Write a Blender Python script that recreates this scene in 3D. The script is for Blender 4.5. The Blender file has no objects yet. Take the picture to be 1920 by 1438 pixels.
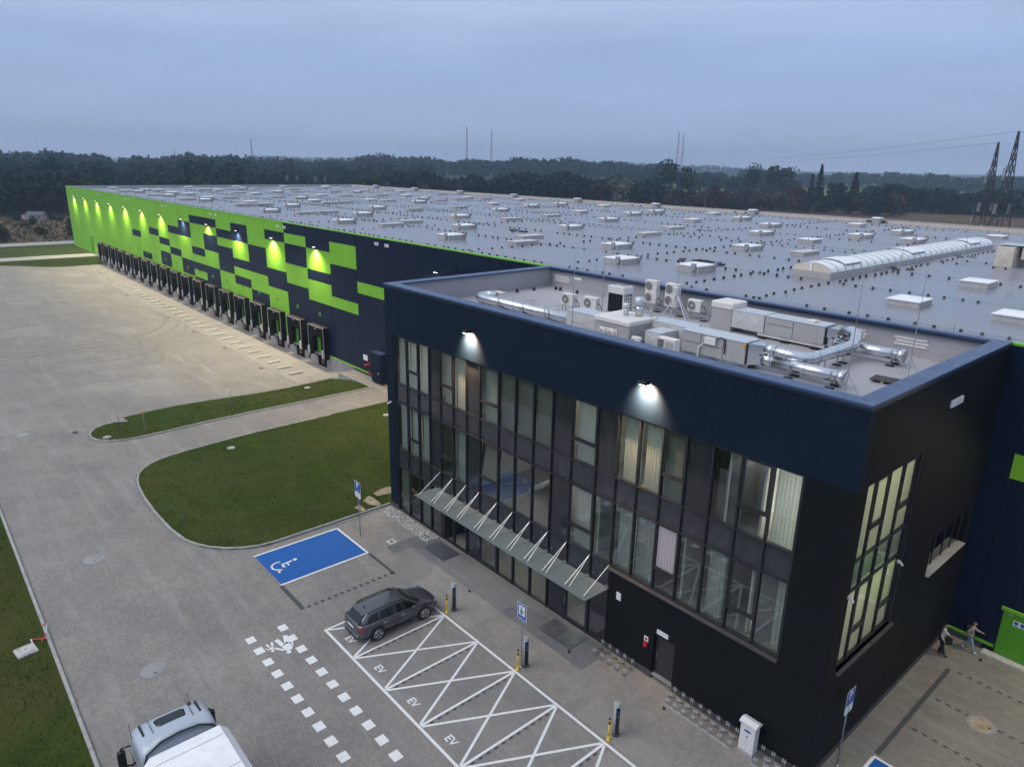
import bpy, bmesh, math, random
import numpy as np
from mathutils import Vector, Matrix
R = math.radians
random.seed(7)
scn = bpy.context.scene
COL = scn.collection

# ------------------------------------------------------------------ camera
CAM = Vector((8.6075, -22.8807, 22.356))
YAW, PITCH, ROLL, FPX = -0.85089, 0.29888, 0.01821, 1334.2
fwd = Vector((math.sin(YAW)*math.cos(PITCH), math.cos(YAW)*math.cos(PITCH), -math.sin(PITCH)))
rgt0 = Vector((math.cos(YAW), -math.sin(YAW), 0)); up0 = rgt0.cross(fwd)
rgt = rgt0*math.cos(ROLL)+up0*math.sin(ROLL); upv = up0*math.cos(ROLL)-rgt0*math.sin(ROLL)
camd = bpy.data.cameras.new('camera'); cam = bpy.data.objects.new('camera', camd); COL.objects.link(cam)
m3 = Matrix((rgt, upv, -fwd)).transposed()
cam.matrix_world = Matrix.Translation(CAM) @ m3.to_4x4()
camd.sensor_width = 36.0; camd.lens = FPX/1920*36.0; camd.clip_start = 0.5; camd.clip_end = 30000
scn.camera = cam

# ------------------------------------------------------------------ sky, sun, exposure
SUN_EL, SUN_AZ = R(52), R(205)     # soft overcast dusk light from behind the camera
W = bpy.data.worlds.new('World'); scn.world = W; W.use_nodes = True
nt = W.node_tree; nt.nodes.clear()
def wn(t, **k):
    n = nt.nodes.new(t)
    for a, b in k.items(): setattr(n, a, b)
    return n
out = wn('ShaderNodeOutputWorld'); bg = wn('ShaderNodeBackground'); nt.links.new(bg.outputs[0], out.inputs[0])
sky = wn('ShaderNodeTexSky', sky_type='NISHITA'); sky.sun_disc = False
sky.sun_elevation = SUN_EL; sky.sun_rotation = SUN_AZ; sky.dust_density = 3.0
skm = wn('ShaderNodeVectorMath', operation='SCALE'); skm.inputs['Scale'].default_value = 0.10
nt.links.new(sky.outputs[0], skm.inputs[0])
tc = wn('ShaderNodeTexCoord'); sep = wn('ShaderNodeSeparateXYZ'); nt.links.new(tc.outputs['Generated'], sep.inputs[0])
ramp = wn('ShaderNodeValToRGB'); cr = ramp.color_ramp
cr.elements[0].position = 0.0; cr.elements[0].color = (0.41, 0.49, 0.70, 1)
cr.elements[1].position = 1.0; cr.elements[1].color = (0.55, 0.62, 0.75, 1)
for pos, c in ((0.05, (0.355, 0.455, 0.69)), (0.12, (0.34, 0.455, 0.70)), (0.20, (0.415, 0.535, 0.77)), (0.42, (0.52, 0.61, 0.76))):
    e = cr.elements.new(pos); e.color = (*c, 1)
# soft stratus: stretched noise shifts the ramp a little and brightens streaks
mp = wn('ShaderNodeMapping'); mp.inputs['Scale'].default_value = (1.3, 1.3, 11.0)
nt.links.new(tc.outputs['Generated'], mp.inputs[0])
no = wn('ShaderNodeTexNoise'); no.inputs['Scale'].default_value = 2.2; no.inputs['Detail'].default_value = 6; no.inputs['Roughness'].default_value = 0.55
nt.links.new(mp.outputs[0], no.inputs['Vector'])
a1 = wn('ShaderNodeMath', operation='MULTIPLY_ADD'); a1.inputs[1].default_value = 0.24; a1.inputs[2].default_value = -0.12
nt.links.new(no.outputs['Fac'], a1.inputs[0])
msk = wn('ShaderNodeMapRange'); msk.inputs[1].default_value = 0.03; msk.inputs[2].default_value = 0.3
nt.links.new(sep.outputs['Z'], msk.inputs[0])
a1b = wn('ShaderNodeMath', operation='MULTIPLY'); nt.links.new(a1.outputs[0], a1b.inputs[0]); nt.links.new(msk.outputs[0], a1b.inputs[1])
a2 = wn('ShaderNodeMath', operation='ADD'); nt.links.new(sep.outputs['Z'], a2.inputs[0]); nt.links.new(a1b.outputs[0], a2.inputs[1])
nt.links.new(a2.outputs[0], ramp.inputs[0])
mix = wn('ShaderNodeMix', data_type='RGBA'); mix.inputs[0].default_value = 0.06
nt.links.new(ramp.outputs[0], mix.inputs[6]); nt.links.new(skm.outputs[0], mix.inputs[7])
no2 = wn('ShaderNodeTexNoise'); no2.inputs['Scale'].default_value = 1.4; no2.inputs['Detail'].default_value = 8; no2.inputs['Roughness'].default_value = 0.6; mp2 = wn('ShaderNodeMapping'); mp2.inputs['Scale'].default_value = (2.0, 2.0, 14.0); mp2.inputs['Rotation'].default_value = (.06, .03, .5)
nt.links.new(tc.outputs['Generated'], mp2.inputs[0]); nt.links.new(mp2.outputs[0], no2.inputs['Vector'])
br = wn('ShaderNodeMapRange'); br.inputs[1].default_value = .3; br.inputs[2].default_value = .7; br.inputs[3].default_value = 1.05; br.inputs[4].default_value = 1.18; nt.links.new(no2.outputs['Fac'], br.inputs[0])
nt.links.new(mix.outputs[2], bg.inputs[0]); nt.links.new(br.outputs[0], bg.inputs[1])

sund = bpy.data.lights.new('sun', 'SUN'); sund.energy = 1.5; sund.angle = R(46); sund.color = (1.0, 0.94, 0.86)
sun = bpy.data.objects.new('sun', sund); COL.objects.link(sun)
# sun_rotation is measured clockwise from +Y; light travels from that direction
sd = Vector((math.sin(SUN_AZ)*math.cos(SUN_EL), math.cos(SUN_AZ)*math.cos(SUN_EL), math.sin(SUN_EL)))
sun.rotation_euler = (-sd).to_track_quat('-Z', 'Y').to_euler(); sun.location = (0, -60, 80)
scn.view_settings.view_transform = 'Standard'; scn.view_settings.look = 'None'
scn.view_settings.exposure = 0.0; scn.view_settings.gamma = 1.0
try:
    scn.view_settings.use_curve_mapping = False
    scn.cycles.use_denoising = True; scn.cycles.volume_bounces = 0; scn.cycles.max_bounces = 4; scn.cycles.diffuse_bounces = 2; scn.cycles.glossy_bounces = 2; scn.cycles.transmission_bounces = 2; scn.cycles.use_adaptive_sampling = True; scn.cycles.adaptive_threshold = .03
    scn.cycles.transparent_max_bounces = 10; scn.cycles.caustics_reflective = False; scn.cycles.caustics_refractive = False
    scn.cycles.sample_clamp_indirect = 4.0
except Exception: pass

# ------------------------------------------------------------------ materials
MATS = {}
class NT:
    def __init__(s, name):
        s.m = bpy.data.materials.new(name); s.m.use_nodes = True; s.t = s.m.node_tree; s.t.nodes.clear()
        s.o = s.n('ShaderNodeOutputMaterial'); s.b = s.n('ShaderNodeBsdfPrincipled'); s.l(s.b.outputs[0], s.o.inputs[0]); MATS[name] = s.m
    def n(s, t, **k):
        n = s.t.nodes.new(t)
        for a, b in k.items():
            if a in n.inputs.keys(): n.inputs[a].default_value = b
            else: setattr(n, a, b)
        return n
    def l(s, a, b): s.t.links.new(a, b)
    def pos(s):
        if not hasattr(s, '_p'): s._p = s.n('ShaderNodeNewGeometry').outputs['Position']
        return s._p
    def objc(s):
        if not hasattr(s, '_oc'): s._oc = s.n('ShaderNodeTexCoord').outputs['Object']
        return s._oc
    def noise(s, scale, detail=4, rough=.55, vec=None, stretch=None):
        v = vec or s.pos()
        if stretch:
            mp = s.n('ShaderNodeMapping'); mp.inputs['Scale'].default_value = stretch; s.l(v, mp.inputs[0]); v = mp.outputs[0]
        n = s.n('ShaderNodeTexNoise'); n.inputs['Scale'].default_value = scale; n.inputs['Detail'].default_value = detail; n.inputs['Roughness'].default_value = rough
        s.l(v, n.inputs['Vector']); return n.outputs['Fac']
    def rng(s, v, a, b, c, d):
        n = s.n('ShaderNodeMapRange'); s.l(v, n.inputs[0])
        for i, x in enumerate((a, b, c, d)): n.inputs[i+1].default_value = x
        return n.outputs[0]
    def mixc(s, f, a, b, mode='MIX'):
        n = s.n('ShaderNodeMix', data_type='RGBA', blend_type=mode)
        for i, v in ((0, f), (6, a), (7, b)):
            if isinstance(v, (int, float)): n.inputs[i].default_value = v
            elif isinstance(v, tuple): n.inputs[i].default_value = (*v, 1)
            else: s.l(v, n.inputs[i])
        return n.outputs[2]
    def math(s, op, a, b=0.0):
        n = s.n('ShaderNodeMath', operation=op)
        for i, v in ((0, a), (1, b)):
            if isinstance(v, (int, float)): n.inputs[i].default_value = v
            else: s.l(v, n.inputs[i])
        return n.outputs[0]
    def bump(s, h, strength=.3, dist=.02):
        n = s.n('ShaderNodeBump'); n.inputs['Strength'].default_value = strength; n.inputs['Distance'].default_value = dist
        s.l(h, n.inputs['Height']); s.l(n.outputs[0], s.b.inputs['Normal'])
    def col(s, c):
        if isinstance(c, tuple): s.b.inputs['Base Color'].default_value = (*c, 1)
        else: s.l(c, s.b.inputs['Base Color'])
    def set(s, rough=.6, metal=0, spec=.5):
        s.b.inputs['Roughness'].default_value = rough; s.b.inputs['Metallic'].default_value = metal; s.b.inputs['Specular IOR Level'].default_value = spec

def plain(name, c, rough=.6, metal=0, spec=.5, var=.18, scale=1.5, bump=0, bscale=60, coat=0):
    s = NT(name); s.set(rough, metal, spec)
    f = s.noise(scale, 5, .6)
    lo = tuple(x*(1-var) for x in c); hi = tuple(min(1, x*(1+var)) for x in c)
    s.col(s.mixc(s.rng(f, .3, .7, 0, 1), lo, hi))
    if bump: s.bump(s.noise(bscale, 3), bump, .01)
    if coat: s.b.inputs['Coat Weight'].default_value = coat; s.b.inputs['Coat Roughness'].default_value = .06
    return s.m
def emit(name, c, strength):
    s = NT(name); s.col(tuple(c)); s.b.inputs['Emission Color'].default_value = (*c, 1); s.b.inputs['Emission Strength'].default_value = strength; return s.m

def paver(name, c1, c2, cm, bw=.2, bh=.1, rot=0.0, marks=False, varscale=.25):
    s = NT(name); s.set(.82, 0, .35)
    mp = s.n('ShaderNodeMapping'); mp.inputs['Rotation'].default_value = (0, 0, rot); s.l(s.pos(), mp.inputs[0])
    b = s.n('ShaderNodeTexBrick'); s.l(mp.outputs[0], b.inputs['Vector'])
    b.inputs['Scale'].default_value = 1.0; b.inputs['Brick Width'].default_value = bw; b.inputs['Row Height'].default_value = bh
    b.inputs['Mortar Size'].default_value = .006; b.inputs['Mortar Smooth'].default_value = .3
    b.inputs['Color1'].default_value = (*c1, 1); b.inputs['Color2'].default_value = (*c2, 1); b.inputs['Mortar'].default_value = (*cm, 1); b.inputs['Bias'].default_value = 0
    big = s.noise(varscale, 5, .62); fine = s.noise(1.7, 5, .65); st = s.noise(.5, 4, .6, stretch=(.25, 2.2, 1))
    c = s.mixc(s.rng(big, .3, .7, 0, 1), (.80, .80, .82), (1.12, 1.09, 1.04)); c = s.mixc(1, b.outputs['Color'], c, 'MULTIPLY')
    c = s.mixc(s.rng(fine, .35, .72, 0, .38), c, (.17, .16, .15)); c = s.mixc(s.rng(st, .52, .8, 0, .35), c, (.44, .43, .42))
    # blocky relaid patches
    pv = s.n('ShaderNodeTexVoronoi', distance='CHEBYCHEV'); pv.inputs['Scale'].default_value = .17; s.l(mp.outputs[0], pv.inputs['Vector'])
    sp = s.n('ShaderNodeSeparateColor'); s.l(pv.outputs['Color'], sp.inputs[0])
    c = s.mixc(s.rng(sp.outputs[0], .72, 1.0, 0, .35), c, (.205, .20, .205)); c = s.mixc(s.rng(sp.outputs[1], .8, 1.0, 0, .25), c, (.40, .38, .36))
    if marks:
        for cx, cy, r, w in ((-92, -9, 9.0, .28), (-92, -9, 10.9, .26), (-104, -6, 15.0, .3), (-104, -6, 16.9, .3), (-84, -6.5, 5.2, .25), (-84, -6.5, 7.0, .25), (-112, -14, 22, .35), (-112, -14, 24, .35)):
            sb = s.n('ShaderNodeVectorMath', operation='DISTANCE'); s.l(s.pos(), sb.inputs[0]); sb.inputs[1].default_value = (cx, cy, -.4)
            d = s.math('ABSOLUTE', s.math('SUBTRACT', sb.outputs['Value'], r))
            mk = s.rng(d, 0, w, 1, 0); mk = s.math('MULTIPLY', mk, s.rng(big, .35, .62, 0, .5)); c = s.mixc(mk, c, (.10, .095, .09))
    s.col(c); s.bump(b.outputs['Fac'], -.35, .006); return s.m

paver('paver_grey', (.322, .300, .282), (.254, .238, .226), (.12, .118, .118), marks=True)
paver('paver_beige', (.350, .322, .290), (.288, .268, .246), (.15, .14, .13), rot=R(90), varscale=.4)
paver('paver_dark', (.205, .205, .215), (.165, .165, .175), (.08, .08, .085), rot=R(90), varscale=.6)
paver('paver_right', (.30, .278, .24), (.245, .23, .20), (.11, .10, .09), varscale=.5)
plain('brick_dark', (.075, .075, .082), .8, var=.3, scale=8)
plain('concrete_apron', (.272, .256, .234), .85, var=.14, scale=.35, bump=.1)
plain('kerb_stone', (.36, .355, .34), .85, var=.22, scale=2.5, bump=.15)
plain('concrete', (.30, .29, .295), .85, var=.18, scale=.8, bump=.15)
plain('concrete_light', (.52, .51, .48), .85, var=.25, scale=4, bump=.15)
def paint(name, c, wear, base):
    s = NT(name); s.set(.62, 0, .35)
    b = s.n('ShaderNodeTexBrick'); s.l(s.pos(), b.inputs['Vector']); b.inputs['Scale'].default_value = 1; b.inputs['Brick Width'].default_value = .2; b.inputs['Row Height'].default_value = .1; b.inputs['Mortar Size'].default_value = .007; b.inputs['Mortar Smooth'].default_value = .4
    f = s.noise(1.1, 5, .65); g = s.noise(9, 4, .7); k = s.math('MULTIPLY', s.rng(f, .4, .75, .1, 1), s.rng(g, .42, .7, 0, 1))
    cc = s.mixc(s.rng(f, .3, .7, 0, 1), tuple(x*.88 for x in c), c); cc = s.mixc(s.math('MULTIPLY', k, wear), cc, base); cc = s.mixc(s.math('MULTIPLY', b.outputs['Fac'], .3), cc, tuple(x*.4 for x in c)); s.col(cc); s.bump(b.outputs['Fac'], -.25, .005); return s.m
paint('paint_white', (.90, .90, .90), .5, (.26, .255, .25)); paint('paint_blue', (.0035, .112, .43), .35, (.03, .10, .25))

plain('stop_white', (.62, .60, .55), .8, var=.15); plain('sand', (.36, .29, .20), .95, var=.35, scale=2.5)

def grass(name, ca, cb, cc, sc=.5):
    s = NT(name); s.set(.9, 0, .12)
    a = s.noise(sc, 6, .65); b = s.noise(7, 4, .7); d = s.noise(.11, 4, .6)
    c = s.mixc(s.rng(a, .32, .68, 0, 1), ca, cb); c = s.mixc(s.rng(b, .42, .75, 0, .75), c, tuple(x*.35 for x in ca))
    c = s.mixc(s.rng(d, .46, .70, 0, .7), c, cc); e = s.noise(1.9, 6, .75); c = s.mixc(s.rng(e, .60, .74, 0, .55), c, tuple(x*1.5 for x in cc)); c = s.mixc(s.rng(e, .24, .36, .5, 0), c, tuple(x*.5 for x in ca)); s.col(c); s.bump(s.noise(22, 4, .7), .8, .06); return s.m
grass('lawn', (.034, .058, .0075), (.060, .094, .011), (.086, .078, .024))
grass('lawn_bank', (.034, .052, .010), (.052, .074, .014), (.055, .050, .018))
grass('field_dry', (.092, .070, .042), (.135, .105, .062), (.060, .060, .032), .03)
grass('field_brown', (.085, .060, .045), (.115, .080, .055), (.07, .062, .040), .02)
grass('field_green', (.11, .15, .055), (.15, .19, .075), (.14, .14, .06), .01)

def terrain_mat():
    s = NT('terrain'); s.set(.95, 0, .1)
    vc = s.n('ShaderNodeVertexColor'); vc.layer_name = 'land'
    n = s.noise(.05, 6, .65); n2 = s.noise(.6, 4, .65)
    c = s.mixc(s.rng(n, .3, .7, 0, 1), (.72, .72, .75), (1.35, 1.3, 1.15)); c = s.mixc(1, vc.outputs[0], c, 'MULTIPLY')
    c = s.mixc(s.rng(n2, .45, .8, 0, .6), c, (.03, .034, .015)); s.col(c); return s.m
terrain_mat()

def panel(name, c, rough=.42, var=.06):
    s = NT(name); s.set(rough, 0, .18)
    f = s.noise(.5, 4, .6); st = s.noise(2.0, 4, .6, stretch=(4, 1, .25))
    cc = s.mixc(s.rng(f, .3, .7, 0, 1), tuple(x*(1-var) for x in c), tuple(x*(1+var) for x in c))
    cc = s.mixc(s.rng(st, .55, .85, 0, .10), cc, tuple(x*.6 for x in c)); s.col(cc)
    # micro-ribbed sheet
    w = s.n('ShaderNodeTexWave', wave_type='BANDS', bands_direction='Z'); w.inputs['Scale'].default_value = 1.6; w.inputs['Distortion'].default_value = 0
    s.l(s.pos(), w.inputs['Vector']); s.bump(w.outputs['Fac'], .12, .004); return s.m
panel('panel_green', (.215, .52, .040)); panel('panel_navy', (.0026, .0105, .034), .5)
plain('trim_green', (.17, .46, .03), .4, var=.06)
def plaster(name, c):
    s = NT(name); s.set(.62, 0, .16); f = s.noise(.35, 6, .65); g = s.noise(45, 3, .6)
    st = s.noise(1.4, 5, .6, stretch=(3, 3, .12)); cc = s.mixc(s.rng(f, .3, .7, 0, 1), tuple(x*.8 for x in c), tuple(x*1.2 for x in c)); cc = s.mixc(s.rng(st, .5, .8, 0, .35), cc, tuple(x*1.7+.0015 for x in c)); s.col(cc); s.bump(g, .5, .006); return s.m
plaster('plaster_navy', (.0042, .0120, .0285)); plaster('plaster_charcoal', (.0058, .0072, .0092)); plaster('plinth_plaster', (.082, .078, .078))
def coated(name, c, rough, spec=.6):
    s = NT(name); s.set(rough, 0, spec); f = s.noise(1.3, 6, .65)
    s.col(s.mixc(s.rng(f, .3, .7, 0, 1), tuple(x*.85 for x in c), tuple(x*1.12 for x in c)))
    r = s.rng(s.noise(3, 5, .6), .3, .7, rough-.06, rough+.1); s.l(r, s.b.inputs['Roughness']); return s.m
coated('coping_blue', (.036, .072, .170), .34, .65)
coated('coping_edge', (.006, .012, .03), .4)
def membrane(name, c, rough):
    s = NT(name); s.set(rough, 0, .5)
    f = s.noise(.10, 6, .62); g = s.noise(.7, 5, .6, stretch=(.12, 1.6, 1)); h = s.noise(4, 4, .6)
    cc = s.mixc(s.rng(f, .3, .72, 0, 1), tuple(x*.80 for x in c), tuple(x*1.12 for x in c)); cc = s.mixc(s.rng(g, .5, .8, 0, .35), cc, tuple(x*.68 for x in c))
    cc = s.mixc(s.rng(h, .62, .85, 0, .25), cc, tuple(x*.6 for x in c)); s.col(cc)
    pd = s.rng(s.noise(.055, 5, .6), .54, .62, 0, 1); cc = s.mixc(s.math('MULTIPLY', pd, .30), cc, tuple(x*.62 for x in c)); s.col(cc)
    rr = s.math('SUBTRACT', s.rng(f, .3, .7, rough-.10, rough+.16), s.math('MULTIPLY', pd, .10)); s.l(rr, s.b.inputs['Roughness'])
    # membrane sheet seams every 2 m
    w = s.n('ShaderNodeTexBrick'); s.l(s.pos(), w.inputs['Vector']); w.inputs['Scale'].default_value = 1; w.inputs['Brick Width'].default_value = 18; w.inputs['Row Height'].default_value = 2.0
    w.inputs['Mortar Size'].default_value = .03; w.inputs['Mortar Smooth'].default_value = .5
    s.bump(s.math('ADD', s.math('MULTIPLY', w.outputs['Fac'], -.6), s.math('MULTIPLY', g, .5)), .25, .03); return s.m
membrane('roof_grey', (.258, .262, .308), .30); membrane('roof_office', (.41, .40, .43), .5); membrane('parapet_lining', (.39, .38, .41), .6)
plain('skylight_white', (.90, .91, .92), .35, var=.03); plain('curb_grey', (.46, .44, .435), .7, var=.1); plain('hatch_lid', (.56, .55, .55), .5, var=.06)
plain('vent_arm', (.34, .35, .37), .5, var=.1); plain('rubber', (.012, .012, .013), .8); plain('rail_black', (.015, .015, .016), .55)
def barrel():
    s = NT('barrel_sheet'); s.set(.35, 0, .5); f = s.noise(.8, 4)
    s.col(s.mixc(f, (.82, .85, .88), (.90, .92, .94))); s.b.inputs['Subsurface Weight'].default_value = 0; return s.m
barrel(); plain('barrel_end', (.74, .66, .53), .5, var=.06); plain('brown_metal', (.36, .34, .34), .5); plain('slab_dark', (.065, .058, .052), .85, var=.3)
plain('alu', (.62, .63, .65), .32, 1.0, var=.06); plain('steel_galv', (.46, .48, .51), .42, .85, var=.2, scale=3)
def spiral():
    s = NT('duct_galv'); s.set(.24, 1.0); f = s.noise(2.5, 5, .6); s.col(s.mixc(f, (.58, .60, .63), (.80, .82, .85)))
    w = s.n('ShaderNodeTexWave', wave_type='BANDS', bands_direction='X'); w.inputs['Scale'].default_value = 4.0; s.l(s.pos(), w.inputs['Vector']); s.bump(w.outputs['Fac'], .25, .01); return s.m
spiral()
def foil(name, c, rough, b=.7):
    s = NT(name); s.set(rough, .25, .5); f = s.noise(1.6, 4, .5); s.col(s.mixc(f, tuple(x*.85 for x in c), c)); s.bump(s.noise(1.3, 3, .5), b, .12); return s.m
foil('wrap_white', (.66, .655, .65), .45); foil('wrap_foil', (.62, .66, .70), .33, .5)
plain('hvac_white', (.74, .71, .68), .5, var=.04); plain('hvac_grey', (.40, .395, .40), .5, var=.06); plain('hvac_dark', (.02, .03, .028), .6); plain('fan_grille', (.20, .185, .18), .6)
plain('hose_black', (.01, .01, .011), .6); plain('orange', (.75, .26, .01), .5); plain('membrane_beige', (.62, .55, .48), .6, var=.08)
plain('frame_dark', (.022, .023, .027), .42, var=.1); plain('sill_grey', (.070, .066, .068), .45)
def glass(name, tint, refl_ior=1.5, rough=.0):
    s = NT(name); s.t.nodes.remove(s.b)
    t = s.n('ShaderNodeBsdfTransparent'); t.inputs[0].default_value = (*tint, 1)
    g = s.n('ShaderNodeBsdfGlossy'); g.inputs['Roughness'].default_value = rough; g.inputs['Color'].default_value = (.86, .9, .95, 1)
    f = s.n('ShaderNodeFresnel'); f.inputs['IOR'].default_value = refl_ior
    ff = s.math('MULTIPLY', f.outputs[0], s.math('SUBTRACT', 1.0, s.n('ShaderNodeNewGeometry').outputs['Backfacing']))
    m = s.n('ShaderNodeMixShader'); s.l(ff, m.inputs[0]); s.l(t.outputs[0], m.inputs[1]); s.l(g.outputs[0], m.inputs[2]); s.l(m.outputs[0], s.o.inputs[0]); return s.m
glass('glass', (.84, .875, .87), 1.95); glass('glass_clear', (.80, .85, .84), 1.5)
def frosted():
    s = NT('canopy_glass'); s.t.nodes.remove(s.b)
    d = s.n('ShaderNodeBsdfDiffuse'); f = s.noise(1.2, 5, .6); s.l(s.mixc(f, (.27, .315, .31), (.35, .39, .385)), d.inputs[0])
    t = s.n('ShaderNodeBsdfTransparent'); t.inputs[0].default_value = (.72, .80, .76, 1)
    g = s.n('ShaderNodeBsdfGlossy'); g.inputs['Roughness'].default_value = .12
    m = s.n('ShaderNodeMixShader'); m.inputs[0].default_value = .48; s.l(d.outputs[0], m.inputs[1]); s.l(t.outputs[0], m.inputs[2])
    fr = s.n('ShaderNodeFresnel'); fr.inputs['IOR'].default_value = 1.6
    ff = s.math('MULTIPLY', fr.outputs[0], s.math('SUBTRACT', 1.0, s.n('ShaderNodeNewGeometry').outputs['Backfacing']))
    m2 = s.n('ShaderNodeMixShader'); s.l(ff, m2.inputs[0]); s.l(m.outputs[0], m2.inputs[1]); s.l(g.outputs[0], m2.inputs[2]); s.l(m2.outputs[0], s.o.inputs[0])
frosted()
def spandrel(name, c):
    s = NT(name); s.set(.08, 0, .75); f = s.noise(.8, 5, .6, stretch=(3, 3, .5)); s.col(s.mixc(s.rng(f, .3, .7, 0, 1), tuple(x*.75 for x in c), tuple(x*1.3 for x in c))); return s.m
spandrel('spandrel_glass', (.030, .034, .042)); spandrel('dark_glass_panel', (.020, .023, .029))
def fabric(name, c, trans):
    s = NT(name); s.t.nodes.remove(s.b)
    f = s.noise(3, 4, .6, stretch=(6, 6, .2)); cc = s.mixc(f, tuple(x*.82 for x in c), c)
    d = s.n('ShaderNodeBsdfDiffuse'); t = s.n('ShaderNodeBsdfTranslucent'); s.l(cc, d.inputs[0]); s.l(cc, t.inputs[0])
    m = s.n('ShaderNodeMixShader'); m.inputs[0].default_value = trans; s.l(d.outputs[0], m.inputs[1]); s.l(t.outputs[0], m.inputs[2]); s.l(m.outputs[0], s.o.inputs[0]); return s.m
fabric('curtain', (.70, .73, .69), .40); fabric('curtain_white', (.95, .84, .88), .5); fabric('blind_grey', (.30, .31, .28), .4); fabric('blind_cream', (.90, .91, .74), .5)
plain('interior_wall', (.55, .54, .50), .8, var=.05); plain('interior_floor', (.22, .21, .20), .6); emit('ceiling_lamp', (1.0, .95, .82), 5.5)
emit('lamp_lens', (1.0, .95, .80), 14)
plain('black_metal', (.012, .012, .013), .45); plain('white_plastic', (.72, .72, .74), .4, var=.04); plain('red_plastic', (.60, .015, .018), .4); plain('sign_white', (.80, .80, .80), .45, var=.03)
plain('sign_blue', (.006, .085, .40), .4, var=.05); plain('yellow', (.78, .50, .005), .45, var=.06); plain('sign_green', (.03, .17, .12), .5)
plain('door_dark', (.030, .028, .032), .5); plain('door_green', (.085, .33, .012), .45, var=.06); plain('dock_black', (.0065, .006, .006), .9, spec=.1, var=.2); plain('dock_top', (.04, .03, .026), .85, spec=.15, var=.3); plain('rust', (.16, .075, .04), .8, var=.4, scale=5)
plain('number_dark', (.02, .09, .03), .5); plain('orange_plastic', (.55, .22, .03), .5); plain('wood', (.30, .17, .07), .8)
# vehicles, people
s = NT('car_paint'); s.set(.30, .55, .5); s.col(s.mixc(s.noise(30, 2), (.085, .088, .098), (.115, .118, .13))); s.b.inputs['Coat Weight'].default_value = .8; s.b.inputs['Coat Roughness'].default_value = .05
spandrel('car_glass', (.005, .009, .010)); plain('tyre', (.014, .014, .015), .85); plain('rim', (.55, .56, .58), .3, .9, var=.05); plain('tail_red', (.40, .012, .015), .2); plain('plate_white', (.75, .75, .76), .4)
plain('chrome', (.62, .62, .64), .32, 1.0); plain('silver_paint', (.50, .51, .54), .38, .25, var=.05); plain('path_grey', (.36, .35, .34), .85, var=.15); plain('truck_paint', (.42, .47, .55), .3, var=.04, coat=.5); plain('truck_grey', (.085, .10, .12), .45); plain('trailer_white', (.84, .84, .87), .6, var=.10, scale=1.6, bump=.3, bscale=2)
plain('skin', (.42, .22, .15), .55); plain('hair_dark', (.012, .009, .008), .6); plain('shirt_grey', (.50, .49, .50), .9); plain('trousers_black', (.010, .010, .011), .9); plain('jacket_beige', (.36, .31, .27), .9); plain('jeans_light', (.22, .30, .37), .9); plain('shoe_white', (.72, .72, .72), .6); plain('shoe_black', (.01, .01, .01), .5)
plain('bark', (.055, .042, .032), .95, var=.3); plain('pylon_steel', (.030, .030, .035), .7); plain('house_wall', (.42, .42, .45), .85); plain('house_roof', (.10, .11, .14), .8); plain('wire', (.05, .05, .055), .6); plain('mast_grey', (.22, .24, .28), .7)
def leaf(name, c1, c2):
    s = NT(name); s.set(.85, 0, .1); f = s.noise(.12, 5, .7); g = s.noise(1.1, 3, .7)
    c = s.mixc(s.rng(f, .35, .65, 0, 1), c1, c2); c = s.mixc(s.rng(g, .4, .8, 0, .5), c, tuple(x*.45 for x in c1))
    vc = s.n('ShaderNodeVertexColor'); vc.layer_name = 'tint'; s.col(s.mixc(1, c, vc.outputs[0], 'MULTIPLY')); return s.m
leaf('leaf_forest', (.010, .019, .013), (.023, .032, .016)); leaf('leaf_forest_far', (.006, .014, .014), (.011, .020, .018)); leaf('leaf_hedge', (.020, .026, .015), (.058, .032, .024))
leaf('leaf_dark', (.008, .016, .011), (.016, .026, .015)); leaf('leaf_pale', (.11, .115, .085), (.17, .17, .125)); leaf('leaf_brown', (.045, .026, .021), (.07, .040, .030)); leaf('leaf_scrub', (.030, .036, .014), (.062, .058, .028)); leaf('blade', (.055, .085, .012), (.10, .13, .022))
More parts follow.
